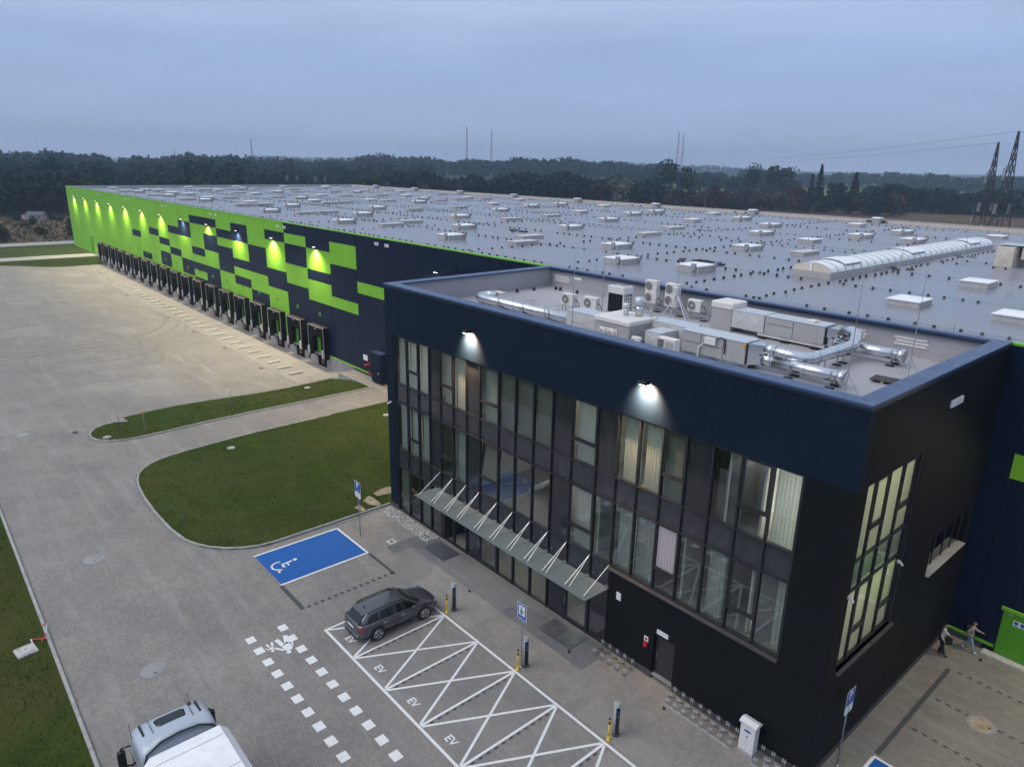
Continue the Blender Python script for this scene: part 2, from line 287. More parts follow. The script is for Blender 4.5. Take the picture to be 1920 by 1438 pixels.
# ------------------------------------------------------------------ helpers
class MB:
    def __init__(s): s.v = []; s.f = []; s.mi = []; s.cur = 0
    def add(s, vs, fs):
        b = len(s.v); s.v += [tuple(v) for v in vs]
        for f in fs: s.f.append(tuple(b+i for i in f)); s.mi.append(s.cur)
        return s
    def box(s, x0, x1, y0, y1, z0, z1):
        if x0 > x1: x0, x1 = x1, x0
        if y0 > y1: y0, y1 = y1, y0
        if z0 > z1: z0, z1 = z1, z0
        return s.add([(x0,y0,z0),(x1,y0,z0),(x1,y1,z0),(x0,y1,z0),(x0,y0,z1),(x1,y0,z1),(x1,y1,z1),(x0,y1,z1)],
                     [(0,3,2,1),(4,5,6,7),(0,1,5,4),(1,2,6,5),(2,3,7,6),(3,0,4,7)])
    def bbox(s, x0, x1, y0, y1, z0, z1, b=.02):      # box with chamfered vertical + top edges
        if x0 > x1: x0, x1 = x1, x0
        if y0 > y1: y0, y1 = y1, y0
        def ring(i, z): return [(x0+i+b,y0+i,z),(x1-i-b,y0+i,z),(x1-i,y0+i+b,z),(x1-i,y1-i-b,z),(x1-i-b,y1-i,z),(x0+i+b,y1-i,z),(x0+i,y1-i-b,z),(x0+i,y0+i+b,z)]
        vs = ring(0, z0)+ring(0, z1-b)+ring(b, z1)
        fs = [tuple(range(7, -1, -1)), tuple(range(16, 24))]
        for r in (0, 8):
            for i in range(8): j = (i+1) % 8; fs.append((r+i, r+j, r+8+j, r+8+i))
        return s.add(vs, fs)
    def cyl(s, p0, p1, r0, r1=None, n=12, cap=True):
        r1 = r0 if r1 is None else r1
        p0 = Vector(p0); p1 = Vector(p1); d = (p1-p0)
        if d.length < 1e-6: return s
        d.normalize(); a = d.orthogonal().normalized(); c = d.cross(a)
        vs = []
        for p, r in ((p0, r0), (p1, r1)):
            for i in range(n): t = 2*math.pi*i/n; vs.append(p+(a*math.cos(t)+c*math.sin(t))*r)
        fs = [(i, (i+1) % n, n+(i+1) % n, n+i) for i in range(n)]
        if cap: fs += [tuple(range(n-1, -1, -1)), tuple(range(n, 2*n))]
        return s.add(vs, fs)
    def tube(s, pts, r, n=12, cap=True):
        pts = [Vector(p) for p in pts]; rings = []; prev = None
        rr = r if isinstance(r, (list, tuple)) else [r]*len(pts)
        for i, p in enumerate(pts):
            d = (pts[min(i+1, len(pts)-1)]-pts[max(i-1, 0)]).normalized()
            a = d.orthogonal().normalized() if prev is None else (prev-d*prev.dot(d)).normalized()
            prev = a; c = d.cross(a); rings.append([p+(a*math.cos(2*math.pi*k/n)+c*math.sin(2*math.pi*k/n))*rr[i] for k in range(n)])
        vs = [v for r_ in rings for v in r_]; fs = []
        for i in range(len(pts)-1):
            for k in range(n): j = (k+1) % n; fs.append((i*n+k, i*n+j, (i+1)*n+j, (i+1)*n+k))
        if cap: fs += [tuple(range(n-1, -1, -1)), tuple((len(pts)-1)*n+k for k in range(n))]
        return s.add(vs, fs)
    def bar(s, p0, p1, w): return s.cyl(p0, p1, w/2*1.3, n=4)
    def prism(s, pts, z0, z1):
        n = len(pts); vs = [(x, y, z0) for x, y in pts]+[(x, y, z1) for x, y in pts]
        fs = [tuple(range(n-1, -1, -1)), tuple(range(n, 2*n))]+[(i, (i+1) % n, n+(i+1) % n, n+i) for i in range(n)]
        return s.add(vs, fs)
    def lathe(s, c, prof, n=16):      # prof: (r, z)
        vs = []; fs = []
        for r, z in prof:
            for i in range(n): t = 2*math.pi*i/n; vs.append((c[0]+r*math.cos(t), c[1]+r*math.sin(t), c[2]+z))
        for k in range(len(prof)-1):
            for i in range(n): j = (i+1) % n; fs.append((k*n+i, k*n+j, (k+1)*n+j, (k+1)*n+i))
        fs += [tuple(range(n-1, -1, -1)), tuple((len(prof)-1)*n+i for i in range(n))]
        return s.add(vs, fs)
    def mesh(s, mats, smooth=False):
        me = bpy.data.meshes.new('m'); me.from_pydata(s.v, [], s.f)
        for m in (mats if isinstance(mats, (list, tuple)) else [mats]): me.materials.append(MATS[m])
        if isinstance(mats, (list, tuple)) and len(mats) > 1: me.polygons.foreach_set('material_index', s.mi)
        if smooth: me.polygons.foreach_set('use_smooth', [True]*len(me.polygons))
        me.update(); return me
    def build(s, name, mats, parent=None, smooth=False, loc=None, rz=0):
        return link(name, s.mesh(mats, smooth), parent, loc, rz)
def link(name, data, parent=None, loc=None, rz=0):
    o = bpy.data.objects.new(name, data); COL.objects.link(o)
    if parent is not None: o.parent = parent
    if loc is not None: o.location = loc
    if rz: o.rotation_euler = (0, 0, rz)
    return o
def tag(o, label=None, cat=None, group=None, kind=None):
    if label: o['label'] = label
    if cat: o['category'] = cat
    if group: o['group'] = group
    if kind: o['kind'] = kind
    return o
def empty(name, loc=(0, 0, 0), rz=0):
    o = bpy.data.objects.new(name, None); COL.objects.link(o); o.location = loc; o.rotation_euler = (0, 0, rz); return o
def copy_tree(o, parent=None):
    c = o.copy(); COL.objects.link(c); c.parent = parent
    for ch in list(o.children): copy_tree(ch, c)
    return c
def text(name, body, size, mat, parent, loc, rot, ext=.004, bold=.0):
    cu = bpy.data.curves.new(name, 'FONT'); cu.body = body; cu.size = size; cu.extrude = ext; cu.align_x = 'CENTER'; cu.align_y = 'CENTER'; cu.offset = bold
    o = bpy.data.objects.new(name, cu); COL.objects.link(o); bpy.context.view_layer.update()
    me = bpy.data.meshes.new_from_object(o.evaluated_get(bpy.context.evaluated_depsgraph_get())); bpy.data.objects.remove(o); bpy.data.curves.remove(cu)
    me.materials.clear(); me.materials.append(MATS[mat]); o = bpy.data.objects.new(name, me); COL.objects.link(o)
    if parent: o.parent = parent
    o.location = loc; o.rotation_euler = rot; return o
def smooth(t): t = min(1, max(0, t)); return t*t*(3-2*t)
FX = Vector((math.sin(YAW), math.cos(YAW), 0)); RX = rgt0
def at_px(px, dist):
    a = math.atan((px-960)/1395.0); d = FX*math.cos(a)+RX*math.sin(a); return CAM.x+d.x*dist, CAM.y+d.y*dist
def px_of(x, y):
    v = Vector((x-CAM.x, y-CAM.y, 0)); c = v.dot(FX); return (960+1395*v.dot(RX)/c if c > 1 else (9e9 if v.dot(RX) > 0 else -9e9)), v.length
D = 14.338; OL = 29.71

# ------------------------------------------------------------------ terrain
def hills(px, r):
    px = max(-900, min(2900, px))
    a = 9*(1-smooth((px-1150)/350)); near = a*smooth((r-430)/600)
    wob = 4*math.sin(px*.011+1)+3*math.sin(px*.029)
    far = (9+wob)*smooth((r-1700)/900)*smooth((px-150)/250)*(1-smooth((px-1200)/500)*.9)
    return near+far-0.12
def zt(x, y):
    px, r = px_of(x, y); return hills(px, r)
def lines(a, b, core, step, grow):
    xs = set(core); lo, hi = min(core), max(core); x = lo; st = step
    while x > a: x -= st; st *= grow; xs.add(round(x, 2))
    x = hi; st = step
    while x < b: x += st; st *= grow; xs.add(round(x, 2))
    return sorted(xs)
SX0, SX1, SY0, SY1 = -181.5, 45.0, -20.33, 96.5
xs = lines(-7000, 5000, [SX0-.3, SX0]+list(np.arange(-170, 45, 20.0))+[SX1, SX1+.3], 14, 1.09)
ys = lines(-4500, 7000, [SY0-.3, SY0]+list(np.arange(-10, 96, 20.0))+[SY1, SY1+.3], 14, 1.09)
vs = []; cols = []
def landcol(x, y):
    px, r = px_of(x, y)
    if r < 260 and px > 1250: return (.10, .072, .052)
    if px < 420: return (.135, .102, .062) if r < 345 else (.03, .035, .02)
    if px > 1150:
        if r < 470: return (.115, .080, .060)
        if 560 < r < 1000: return (.13, .17, .07)
        return (.05, .06, .03)
    return (.05, .055, .028)
for y in ys:
    for x in xs:
        ins = SX0-.01 <= x <= SX1+.01 and SY0-.01 <= y <= SY1+.01
        vs.append((x, y, -2.3 if ins else zt(x, y))); cols.append((*landcol(x, y), 1))
nx = len(xs); fs = [(j*nx+i, j*nx+i+1, (j+1)*nx+i+1, (j+1)*nx+i) for j in range(len(ys)-1) for i in range(nx-1)]
me = bpy.data.meshes.new('ground'); me.from_pydata(vs, [], fs); ca = me.color_attributes.new('land', 'FLOAT_COLOR', 'POINT')
ca.data.foreach_set('color', [c for q in cols for c in q]); me.materials.append(MATS['terrain']); me.update()
tag(link('ground', me), kind='structure')

# ------------------------------------------------------------------ paving, lawns, kerbs
def zg(x, y): return -1.3*smooth((y+9)/16.5)*(1-smooth((x+65)/10))
def sheet(name, x0, x1, y0, y1, mat, off=0, nx=1, ny=1, zf=zg):
    b = MB(); vs = []; 
    for j in range(ny+1):
        for i in range(nx+1):
            x = x0+(x1-x0)*i/nx; y = y0+(y1-y0)*j/ny; vs.append((x, y, zf(x, y)+off))
    b.add(vs, [(j*(nx+1)+i, j*(nx+1)+i+1, (j+1)*(nx+1)+i+1, (j+1)*(nx+1)+i) for j in range(ny) for i in range(nx)])
    return b.build(name, mat, smooth=True)
paving = tag(sheet('paving', -177, 44, SY0+.06, D, 'paver_grey', 0, 110, 26), kind='structure')
apron = tag(sheet('dock_apron', -177, -63.2, 8.85, D-.02, 'concrete_apron', .006, 40, 3), kind='structure')
tag(sheet('pavement_walk', -29.6, 44, -4.25, -.02, 'paver_beige', .004), kind='structure')
tag(sheet('pavement_parking', .02, 44, -.02, D-.02, 'paver_right', .004), kind='structure')
def flat(name, x0, x1, y0, y1, mat, z, parent=None): return MB().add([(x0,y0,z),(x1,y0,z),(x1,y1,z),(x0,y1,z)], [(0,1,2,3)]).build(name, mat, parent)
flat('dark_paving', -25.15, -9.9, -2.05, -.05, 'paver_dark', .008, paving)
flat('dark_paving', -25.15, -24.2, -3.2, -2.05, 'paver_dark', .008, paving)
# raised walk along the wall, with its kerb
MB().box(-60.6, -29.72, 12.5, D-.02, -1.5, .03).build('wall_walk', 'paver_beige', paving)
MB().box(-60.75, -53.75, 12.36, 12.5, -1.5, .09).build('kerb', 'kerb_stone', paving)

def offset_poly(pts): return pts
big = [(-29.8, -.02), (-29.8, -8.7), (-30.1, -9.6), (-30.6, -10.45), (-31.2, -11.15), (-32.0, -11.75), (-33.4, -12.35), (-35.4, -12.62), (-38.2, -12.72), (-41.2, -12.66), (-43.7, -12.42), (-45.2, -12.08), (-46.1, -11.6), (-46.9, -10.9), (-47.5, -9.8), (-47.9, -8.3), (-48.15, -6.4), (-48.45, -3.6), (-48.6, -.8), (-48.65, 5.2), (-48.65, 12.45), (-29.8, 12.45)]
strip = [(-53.75, 12.3), (-53.7, 6.6), (-53.85, .4), (-53.75, -4.5), (-53.45, -8.1), (-53.4, -10.2), (-53.6, -11.2), (-54.1, -12.0), (-54.9, -12.6), (-55.9, -12.85), (-56.8, -12.65), (-57.6, -12.2), (-58.2, -11.4), (-58.35, -10.5), (-57.9, -9.55), (-59.3, -9.5), (-60.1, -4.5), (-61.0, 4.0), (-62.2, 12.3)]
def lawn(name, poly, mat, h, zf, label):
    bm = bmesh.new(); vv = [bm.verts.new((x, y, 0)) for x, y in poly]; f = bm.faces.new(vv)
    if f.normal.z < 0: f.normal_flip()
    bmesh.ops.triangulate(bm, faces=bm.faces[:])
    for _ in range(4): bmesh.ops.subdivide_edges(bm, edges=[e for e in bm.edges if e.calc_length() > 1.2], cuts=1, use_grid_fill=True)
    bmesh.ops.triangulate(bm, faces=bm.faces[:])
    rnd = random.Random(3)
    for v in bm.verts: v.co.z = zf(v.co.x, v.co.y)+h+(rnd.uniform(-.02, .035) if not v.is_boundary else 0)
    bm.normal_update(); me = bpy.data.meshes.new(name); bm.to_mesh(me); bm.free(); me.materials.append(MATS[mat])
    me.polygons.foreach_set('use_smooth', [True]*len(me.polygons)); return tag(link(name, me), label, kind='structure')
lawn('lawn', big, 'lawn', .085, zg, None); lawn('lawn', strip, 'lawn', .085, zg, None)
tag(sheet('lawn', -200, 44, -70, -20.42, 'lawn', .05, 60, 14, lambda x, y: -.05+.05*math.sin(x*.8)*math.sin(y*.9)), kind='structure')
# bare sandy patch by the office corner
for cx, cy, rx, ry in ((-30.9, -.9, .75, .5), (-31.6, .6, .5, 1.0), (-30.5, -2.0, .45, .3)):
    pts = [(cx+rx*math.cos(t)*(1+.3*math.sin(3*t+cx)), cy+ry*math.sin(t)*(1+.25*math.cos(2*t))) for t in np.linspace(0, 2*math.pi, 22)[:-1]]
    MB().add([(x, y, .125) for x, y in pts], [tuple(range(21))]).build('bare_soil', 'sand', paving)

def kerb_run(name, pts, w=.15, h=.12, L=1.0, zf=zg, side=1, parent=None, mat='kerb_stone'):
    """kerb stones laid along a polyline: every stone its own object"""
    P = [Vector((x, y, 0)) for x, y in pts]; cum = [0]
    for a, b in zip(P, P[1:]): cum.append(cum[-1]+(b-a).length)
    def at(t):
        for i in range(len(P)-1):
            if t <= cum[i+1]+1e-9: return P[i].lerp(P[i+1], (t-cum[i])/max(1e-9, cum[i+1]-cum[i]))
        return P[-1]
    n = max(1, int(round(cum[-1]/L))); rnd = random.Random(len(pts))
    for k in range(n):
        a = at(cum[-1]*k/n); b = at(cum[-1]*(k+1)/n); d = (b-a).normalized(); nn = Vector((-d.y, d.x, 0))*side; g = .006; dh = rnd.uniform(-.006, .006)
        a2 = a+d*g; b2 = b-d*g; vs = []
        for z0 in (-.25, h-.02+dh, h+dh):
            i = .02 if z0 == h+dh else 0
            for q, o in ((a2, i), (b2, i), (b2, w-i), (a2, w-i)): vs.append((q.x+nn.x*o, q.y+nn.y*o, zf(q.x, q.y)+z0))
        MB().add(vs, [(0,1,5,4),(1,2,6,5),(2,3,7,6),(3,0,4,7),(4,5,9,8),(5,6,10,9),(6,7,11,10),(7,4,8,11),(8,9,10,11)]).build(name, mat, parent)
kerb_run('kerb_stone', big[:20], side=-1, parent=paving, h=.13)
kerb_run('kerb_stone', strip[:15], side=1, parent=paving, h=.13)
kerb_run('kerb_stone', [(-64, SY0+.06), (3, SY0+.06)], side=-1, parent=paving, h=.13)
MB().box(-177, -64.01, SY0-.09, SY0+.06, -.3, .13).build('kerb', 'kerb_stone', paving)
MB().box(3.01, 44, SY0-.09, SY0+.06, -.3, .13).build('kerb', 'kerb_stone', paving)
kerb_run('kerb_stone', [(-29.6, -4.3), (-29.6, -.1)], w=.1, side=-1, parent=paving, h=.06)

# far (west) end of the yard: grass bank, path, lawn, road
fw = lambda x, y: -.12+.2*smooth((y-0)/12)
def bank(x, y): return zg(-177, y)+( .15-zg(-177, y))*smooth((-177-x)/3.2)
tag(sheet('grass_bank', -181.2, -177, -60, D, 'lawn_bank', .03, 8, 30, bank), kind='structure')
tag(sheet('path', -187.5, -181.2, -90, D+.6, 'path_grey', .19, 1, 12, lambda x, y: 0), kind='structure')
tag(sheet('lawn', -212, -187.5, -120, D+.8, 'lawn', .20, 6, 12, lambda x, y: 0), kind='structure')
tag(sheet('road', -219.5, -212, -160, 120, 'path_grey', .21, 1, 10, lambda x, y: 0), kind='structure')

# ------------------------------------------------------------------ painted markings (parts of the paving)
def line(a, b, w, z=.012, mat='paint_white', name='painted_line'):
    a = Vector((*a, z)); b = Vector((*b, z)); d = (b-a).normalized(); n = Vector((-d.y, d.x, 0))*w/2
    return MB().add([a-n, b-n, b+n, a+n], [(0,1,2,3)]).build(name, mat, paving)
EX0, EW, EY1, EY2 = -20.115, 2.77, -9.767, -4.483
N_EV = 6
line((EX0-.06, EY2), (EX0+EW*N_EV+.06, EY2), .13); line((EX0-.06, EY1), (EX0+EW*N_EV+.06, EY1), .13)
for i in range(N_EV+1): line((EX0+EW*i, EY1+.07), (EX0+EW*i, EY2-.07), .12, .0125)
for i in range(N_EV):
    x0, x1 = EX0+EW*i, EX0+EW*(i+1)
    line((x0+.08, EY1+.12), (x1-.08, EY2-.12), .12, .0130); line((x0+.08, EY2-.12), (x1-.08, EY1+.12), .12, .0135)
    text('ev_lettering', 'EV', .52, 'paint_white', paving, (x0+EW*.52, EY1+.58, .014), (0, 0, 0), .0005, .012)
# small dark delineation bricks beside the stall lines
for i in range(1, N_EV+1):
    for k in range(12): flat('brick', EX0+EW*i+.09, EX0+EW*i+.19, EY1+.45+k*.4, EY1+.65+k*.4, 'brick_dark', .009, paving)
sq = [(-21.69+1.032*i, -12.91) for i in range(10)]+[(-21.63+1.05*i, -11.31) for i in range(11)]
for i, (x, y) in enumerate(sq): flat('lane_mark', x-.25, x+.25, y-.21, y+.21, 'paint_white', .012, paving)
# wheelchair bay
bay = flat('wheelchair_bay', -29.02, -25.36, -9.75, -4.47, 'paint_blue', .010, paving)
for a, b in (((-29.1, -9.81), (-29.1, -4.4)), ((-29.1, -4.4), (-25.28, -4.4)), ((-25.28, -4.4), (-25.28, -9.83))): line(a, b, .13, .014)
def ground_poly(name, pts, z, mat='paint_white'): return MB().add([(x, y, z) for x, y in pts], [tuple(range(len(pts)))]).build(name, mat, bay)
def arc(c, r0, r1, a0, a1, n=22):
    o = [(c[0]+r1*math.cos(t), c[1]+r1*math.sin(t)) for t in np.linspace(R(a0), R(a1), n)]; i = [(c[0]+r0*math.cos(t), c[1]+r0*math.sin(t)) for t in np.linspace(R(a1), R(a0), n)]; return o+i
def strip_quads(name, pts_list, z, mat, parent):
    b = MB()
    for pts in pts_list: b.add([(x, y, z) for x, y in pts], [tuple(range(len(pts)))])
    return b.build(name, mat, parent)
# symbol drawn upright towards the building side: u = +x (reading direction), v = +y
def seg(a, b, w):
    a = Vector(a); b = Vector(b); d = (b-a).normalized(); n = Vector((-d.y, d.x))*w/2; return [tuple(a-n), tuple(b-n), tuple(b+n), tuple(a+n)]
wc = (-27.2, -8.95)
def U(u, v): return (wc[0]+u*.72, wc[1]+v*.72)
ring = [[U(.52*math.cos(t)+.0, .52*math.sin(t)-.15), U(.52*math.cos(t2), .52*math.sin(t2)-.15), U(.66*math.cos(t2), .66*math.sin(t2)-.15), U(.66*math.cos(t), .66*math.sin(t)-.15)] for t, t2 in ((R(a), R(a+12)) for a in range(150, 390, 12))]
wsym = ring+[seg(U(-.12, .95), U(-.04, .05), .13), seg(U(-.06, .09), U(.52, .09), .12), seg(U(.5, .12), U(.78, -.62), .12), seg(U(.72, -.6), U(1.0, -.52), .10), seg(U(-.08, .5), U(.38, .5), .10)]
strip_quads('wheelchair_symbol', wsym, .0145, 'paint_white', bay)
hd = [U(-.14+.17*math.cos(t), 1.22+.17*math.sin(t)) for t in np.linspace(0, 2*math.pi, 15)[:-1]]; strip_quads('wheelchair_symbol_head', [hd], .0150, 'paint_white', bay)
# adult-and-child pedestrian symbol, heads towards +x
def blob(c, r, n=14): return [(c[0]+r*math.cos(t), c[1]+r*math.sin(t)) for t in np.linspace(0, 2*math.pi, n+1)[:-1]]
ped = [[(-20.50, -11.62), (-20.02, -11.52), (-19.84, -11.62), (-19.80, -11.84), (-19.95, -12.0), (-20.28, -11.96)],
       seg((-20.35, -11.68), (-21.0, -11.48), .21), seg((-20.30, -11.88), (-20.95, -11.96), .21), seg((-19.95, -11.98), (-20.42, -12.30), .12), seg((-20.0, -11.55), (-20.35, -11.40), .08)]
kid = [[(-20.62, -12.28), (-20.40, -12.24), (-20.34, -12.40), (-20.44, -12.52), (-20.62, -12.46)], seg((-20.55, -12.30), (-20.92, -12.20), .1), seg((-20.55, -12.42), (-20.90, -12.47), .1), seg((-20.4, -12.5), (-20.6, -12.62), .06)]
pm = strip_quads('pedestrian_symbol', ped+kid, .0125, 'paint_white', paving)
strip_quads('pedestrian_symbol_head', [blob((-19.70, -11.86), .12), blob((-20.25, -12.42), .085)], .0130, 'paint_white', paving)
# dark brick lines of the bays
for k in range(28): flat('brick', -25.24+k*.1, -25.15+k*.1, -9.95, -9.72, 'brick_dark', .010, paving) if k % 1 == 0 else None
for k in range(14): flat('brick', -22.58, -22.38, -9.6+k*.385, -9.4+k*.385, 'brick_dark', .010, paving)
for k in range(14): flat('brick', -25.1+k*.2, -24.92+k*.2, -4.47, -4.30, 'brick_dark', .010, paving)
for k in range(40): flat('brick', 1.04, 1.24, 3.5+k*.197, 3.68+k*.197, 'brick_dark', .012, paving)
for y in (11.42, 8.72, 6.05, 3.35):
    for k in range(26): flat('brick', 1.5+k*.4, 1.7+k*.4, y-.06, y+.06, 'brick_dark', .012, paving)
flat('blue_bay', 1.2, 4.6, -2.0, 3.22, 'paint_blue', .012, paving)
line((1.1, 3.29), (4.7, 3.29), .13, .014); line((1.13, -2.0), (1.13, 3.22), .13, .0145)
# wheel stops on the dock apron
for k in range(36):
    x = -67.2-3.07*k*1.0
    MB().bbox(x-.11, x+.11, 9.5, 11.1, -1.32, -1.06, .03).build('wheel_stop', 'stop_white', apron)
# manholes
def manhole(x, y, r, label, z=.0, lid='concrete'):
    o = empty('manhole_cover', (x, y, z)); tag(o, label, 'manhole cover', 'manhole covers')
    MB().lathe((0, 0, 0), [(r, 0.0), (r, .012), (r*.99, .016), (r*.80, .016)], 28).build('ring', 'concrete', o)
    MB().lathe((0, 0, 0), [(r*.78, .0), (r*.78, .020), (r*.74, .024)], 28).build('lid', lid, o); MB().box(r*.45, r*.62, -.05, .05, .02, .028).build('lifting_slot', 'black_metal', o)
manhole(-34.67, -17.03, .55, 'round manhole cover in grey paving left of the curved lawn'); manhole(-22.43, -17.12, .55, 'round manhole cover in paving just ahead of the parked truck')
manhole(-59.98, -17.11, .5, 'distant round manhole cover near the left picture edge'); manhole(-69.98, -6.32, .5, 'small round manhole cover out in the loading yard', zg(-70, -6.32)); manhole(3.34, 8.55, .55, 'sandy round manhole cover among dashed brick lines on the right', 0, 'sand')
for x, y, l in ((-46.24, -4.77, 'flat round concrete lid in lawn beside the path'), (-54.83, -11.86, 'small concrete lid at tip of grass strip'), (-45.3, 9.1, "round concrete lid in lawn close to office wall"), (-58.4, 7.6, 'small concrete lid in grass strip near the docks')):
    MB().lathe((0, 0, 0), [(.32, 0), (.32, .08), (.29, .10), (.1, .10)], 18).build('concrete_lid', 'path_grey', loc=(x, y, zg(x, y)+.06)); tag(bpy.context.scene.objects[-1] if False else COL.objects[-1], l, 'manhole lid', 'concrete lids in the grass')
o = empty('square_manhole', (-27.6, -21.32, .0), R(8)); o.scale = (.68, .68, .9); tag(o, 'square concrete manhole frame with lid in left grass', 'manhole cover')
MB().bbox(-.62, .62, -.62, .62, -.1, .10, .04).build('frame', 'concrete_light', o); MB().bbox(-.42, .42, -.42, .42, .09, .125, .02).build('lid', 'concrete_light', o); MB().box(-.08, .08, -.05, .05, .12, .13).build('hole', 'black_metal', o)
for a in ((-.47, -.44, -.47, .47), (.44, .47, -.47, .47)): MB().box(*a, .10, .104).build('groove', 'black_metal', o)
for gx, gy in ((-58.0, -13.6), ):
    o = MB().bbox(gx-.3, gx+.3, gy-.2, gy+.2, -.02, .02, .01).build('drain_grate', 'black_metal'); tag(o, 'black drain grate beside the rounded grass strip', 'drain grate')
for i, (gx, gy) in enumerate(((-72, 8.2), (-84, 8.2), (-96, 8.2), (-108, 8.2), (-132, 8.2))):
    o = MB().bbox(gx-.35, gx+.35, gy-.2, gy+.2, zg(gx, gy)-.02, zg(gx, gy)+.03, .01).build('yard_drain', 'black_metal'); tag(o, '%s small black drain from the office side along the dock apron edge' % ('first', 'second', 'third', 'fourth', 'fifth')[i], 'drain grate', 'drains along the dock apron')
o = empty('surface_drain', (-25.5, -2.6, .0)); tag(o, 'pale square drain with dark hole in walkway by lawn', 'drain grate'); MB().bbox(-.28, .28, -.28, .28, -.02, .02, .01).build('frame', 'concrete_light', o); MB().lathe((0, 0, .018), [(.1, 0), (.1, .006)], 14).build('hole', 'black_metal', o)
# ------------------------------------------------------------------ warehouse
wh = empty('warehouse_building', (0, 0, 0)); tag(wh, 'long flat-roofed warehouse with lime green and navy chequered wall panels', 'warehouse')
PX0, PM = -41.35, 5.93
WX0 = PX0-PM*28           # far end
WY1 = 95.5; ROOF = 14.5; RX1 = 30.0
ZR = [15.02-1.22*j for j in range(13)]; ZR[12] = .40
pat = {0:'NNNNNNNNNNNN',1:'NNNNNNNNNNNN',2:'NNNNGNNNNNNN',3:'NGGNNNGNNNNN',4:'NNGGNGGNNNNN',5:'NGNNGGNNNNNN',6:'GNGGGNNGGGGG',7:'GGGNNNGGNNGG',8:'GNNGGNGNGGGG',9:'GGNGNNNGGGGG',10:'GNGNNGGNNNGG',11:'GNGGGNGNGNGG',12:'GGNNGGGNNGGG',13:'GGGNGGNGGGGG',14:'GGGGGNGNNGGG',15:'GGGGNGGGGGGG',16:'GGGGGGGGNGGG',17:'GGGGGNGGGGGG'}
def column(xa, xb, s):
    j = 0
    while j < 12:
        k = j
        while k < 12 and s[k] == s[j]: k += 1
        MB().box(xa+.028, xb-.028, D-.0, D+.12, ZR[k]+.006, ZR[j]-.006).build('wall_panel', 'panel_green' if s[j] == 'G' else 'panel_navy', wh); j = k
for k in range(28): column(PX0-PM*(k+1), PX0-PM*k, pat.get(k, 'G'*12))
column(PX0, -35.4, 'N'*12); column(-35.4, -29.3, 'N'*12)
column(-.05, 1.03, 'N'*12); column(1.03, 7.0, 'NNNNGNNNNNNN'); column(7, 13, 'N'*12); column(13, 19, 'NNGGNNNNNNNN'); column(19, 25, 'N'*12); column(25, RX1, 'N'*12)
MB().box(WX0, RX1, D+.13, D+.35, -1.4, 15.0).build('wall_core', 'frame_dark', wh)
# far gable, rear and right walls
MB().box(WX0, WX0+.3, D+.36, WY1, -.2, 15.0).build('wall', 'panel_green', wh); MB().box(WX0, RX1, WY1-.3, WY1, -.2, 14.98).build('wall', 'panel_navy', wh); MB().box(RX1-.3, RX1, D+.36, WY1-.31, -.2, 14.9).build('wall', 'panel_navy', wh)
MB().box(WX0-.05, -29.4, D-.06, D+.40, 15.03, 15.13).build('roof_trim', 'trim_green', wh); MB().box(.02, RX1, D-.06, D+.40, 15.03, 15.13).build('roof_trim', 'trim_green', wh)
MB().box(WX0-.05, WX0+.4, D+.41, WY1, 15.01, 15.12).build('roof_trim', 'curb_grey', wh)
MB().box(WX0+.31, RX1-.31, WY1-.62, WY1-.31, ROOF, 15.02).build('parapet', 'membrane_beige', wh); MB().box(WX0, RX1, WY1-.66, WY1+.06, 15.03, 15.09).build('parapet_cap', 'curb_grey', wh)
MB().box(WX0+.302, WX0+.36, D+.42, WY1-.7, ROOF, 15.0).build('parapet', 'curb_grey', wh)
# plinth and its green drip trim, cut at the docks
DK = [-68.35-PM*k for k in range(19)]
edges = [(-60.9, None)]
xprev = -29.75
MB().box(-60.7, -29.75, D-.02, D+.12, -.1, .385).build('plinth', 'plinth_plaster', wh)
MB().box(0.02, 1.55, D-.02, D+.12, -.1, .385).build('plinth', 'plinth_plaster', wh); MB().box(4.0, RX1, D-.02, D+.12, -.1, .385).build('plinth', 'plinth_plaster', wh)
segs = [(-60.7, DK[0]+1.15)]+[(DK[k]-1.15, DK[k+1]+1.15) for k in range(18)]+[(DK[18]-1.15, -182.0)]
for a, b in segs: MB().box(b, a, D-.06, D+.12, -1.45, .385).build('plinth', 'concrete', wh)
MB().box(WX0, -182.01, D-.06, D+.12, -.6, .385).build('plinth', 'concrete', wh)
tr = [(-29.75, DK[0]+1.95)]+[(DK[k]-1.95, DK[k+1]+1.95) for k in range(18)]+[(DK[18]-1.95, -184.2), (-187.3, WX0)]
for a, b in tr: MB().box(b, a, D-.085, D+.005, .34, .47).build('base_trim', 'trim_green', wh)
MB().box(0.03, 2.05, D-.085, D+.005, .34, .47).build('base_trim', 'trim_green', wh)
# roof
bm = MB(); n1, n2 = 60, 26; vs = []
for j in range(n2+1):
    for i in range(n1+1):
        x = WX0+.2+(RX1-.4-WX0)*i/n1; y = D+.3+(WY1-.8-D)*j/n2
        vs.append((x, y, ROOF+.05*math.sin(x*.21)*math.sin(y*.17)+.10*abs(((y-D) % 40)/20-1)-.05))
bm.add(vs, [(j*(n1+1)+i, j*(n1+1)+i+1, (j+1)*(n1+1)+i+1, (j+1)*(n1+1)+i) for j in range(n2) for i in range(n1)])
bm.build('roof', 'roof_grey', wh, smooth=True)
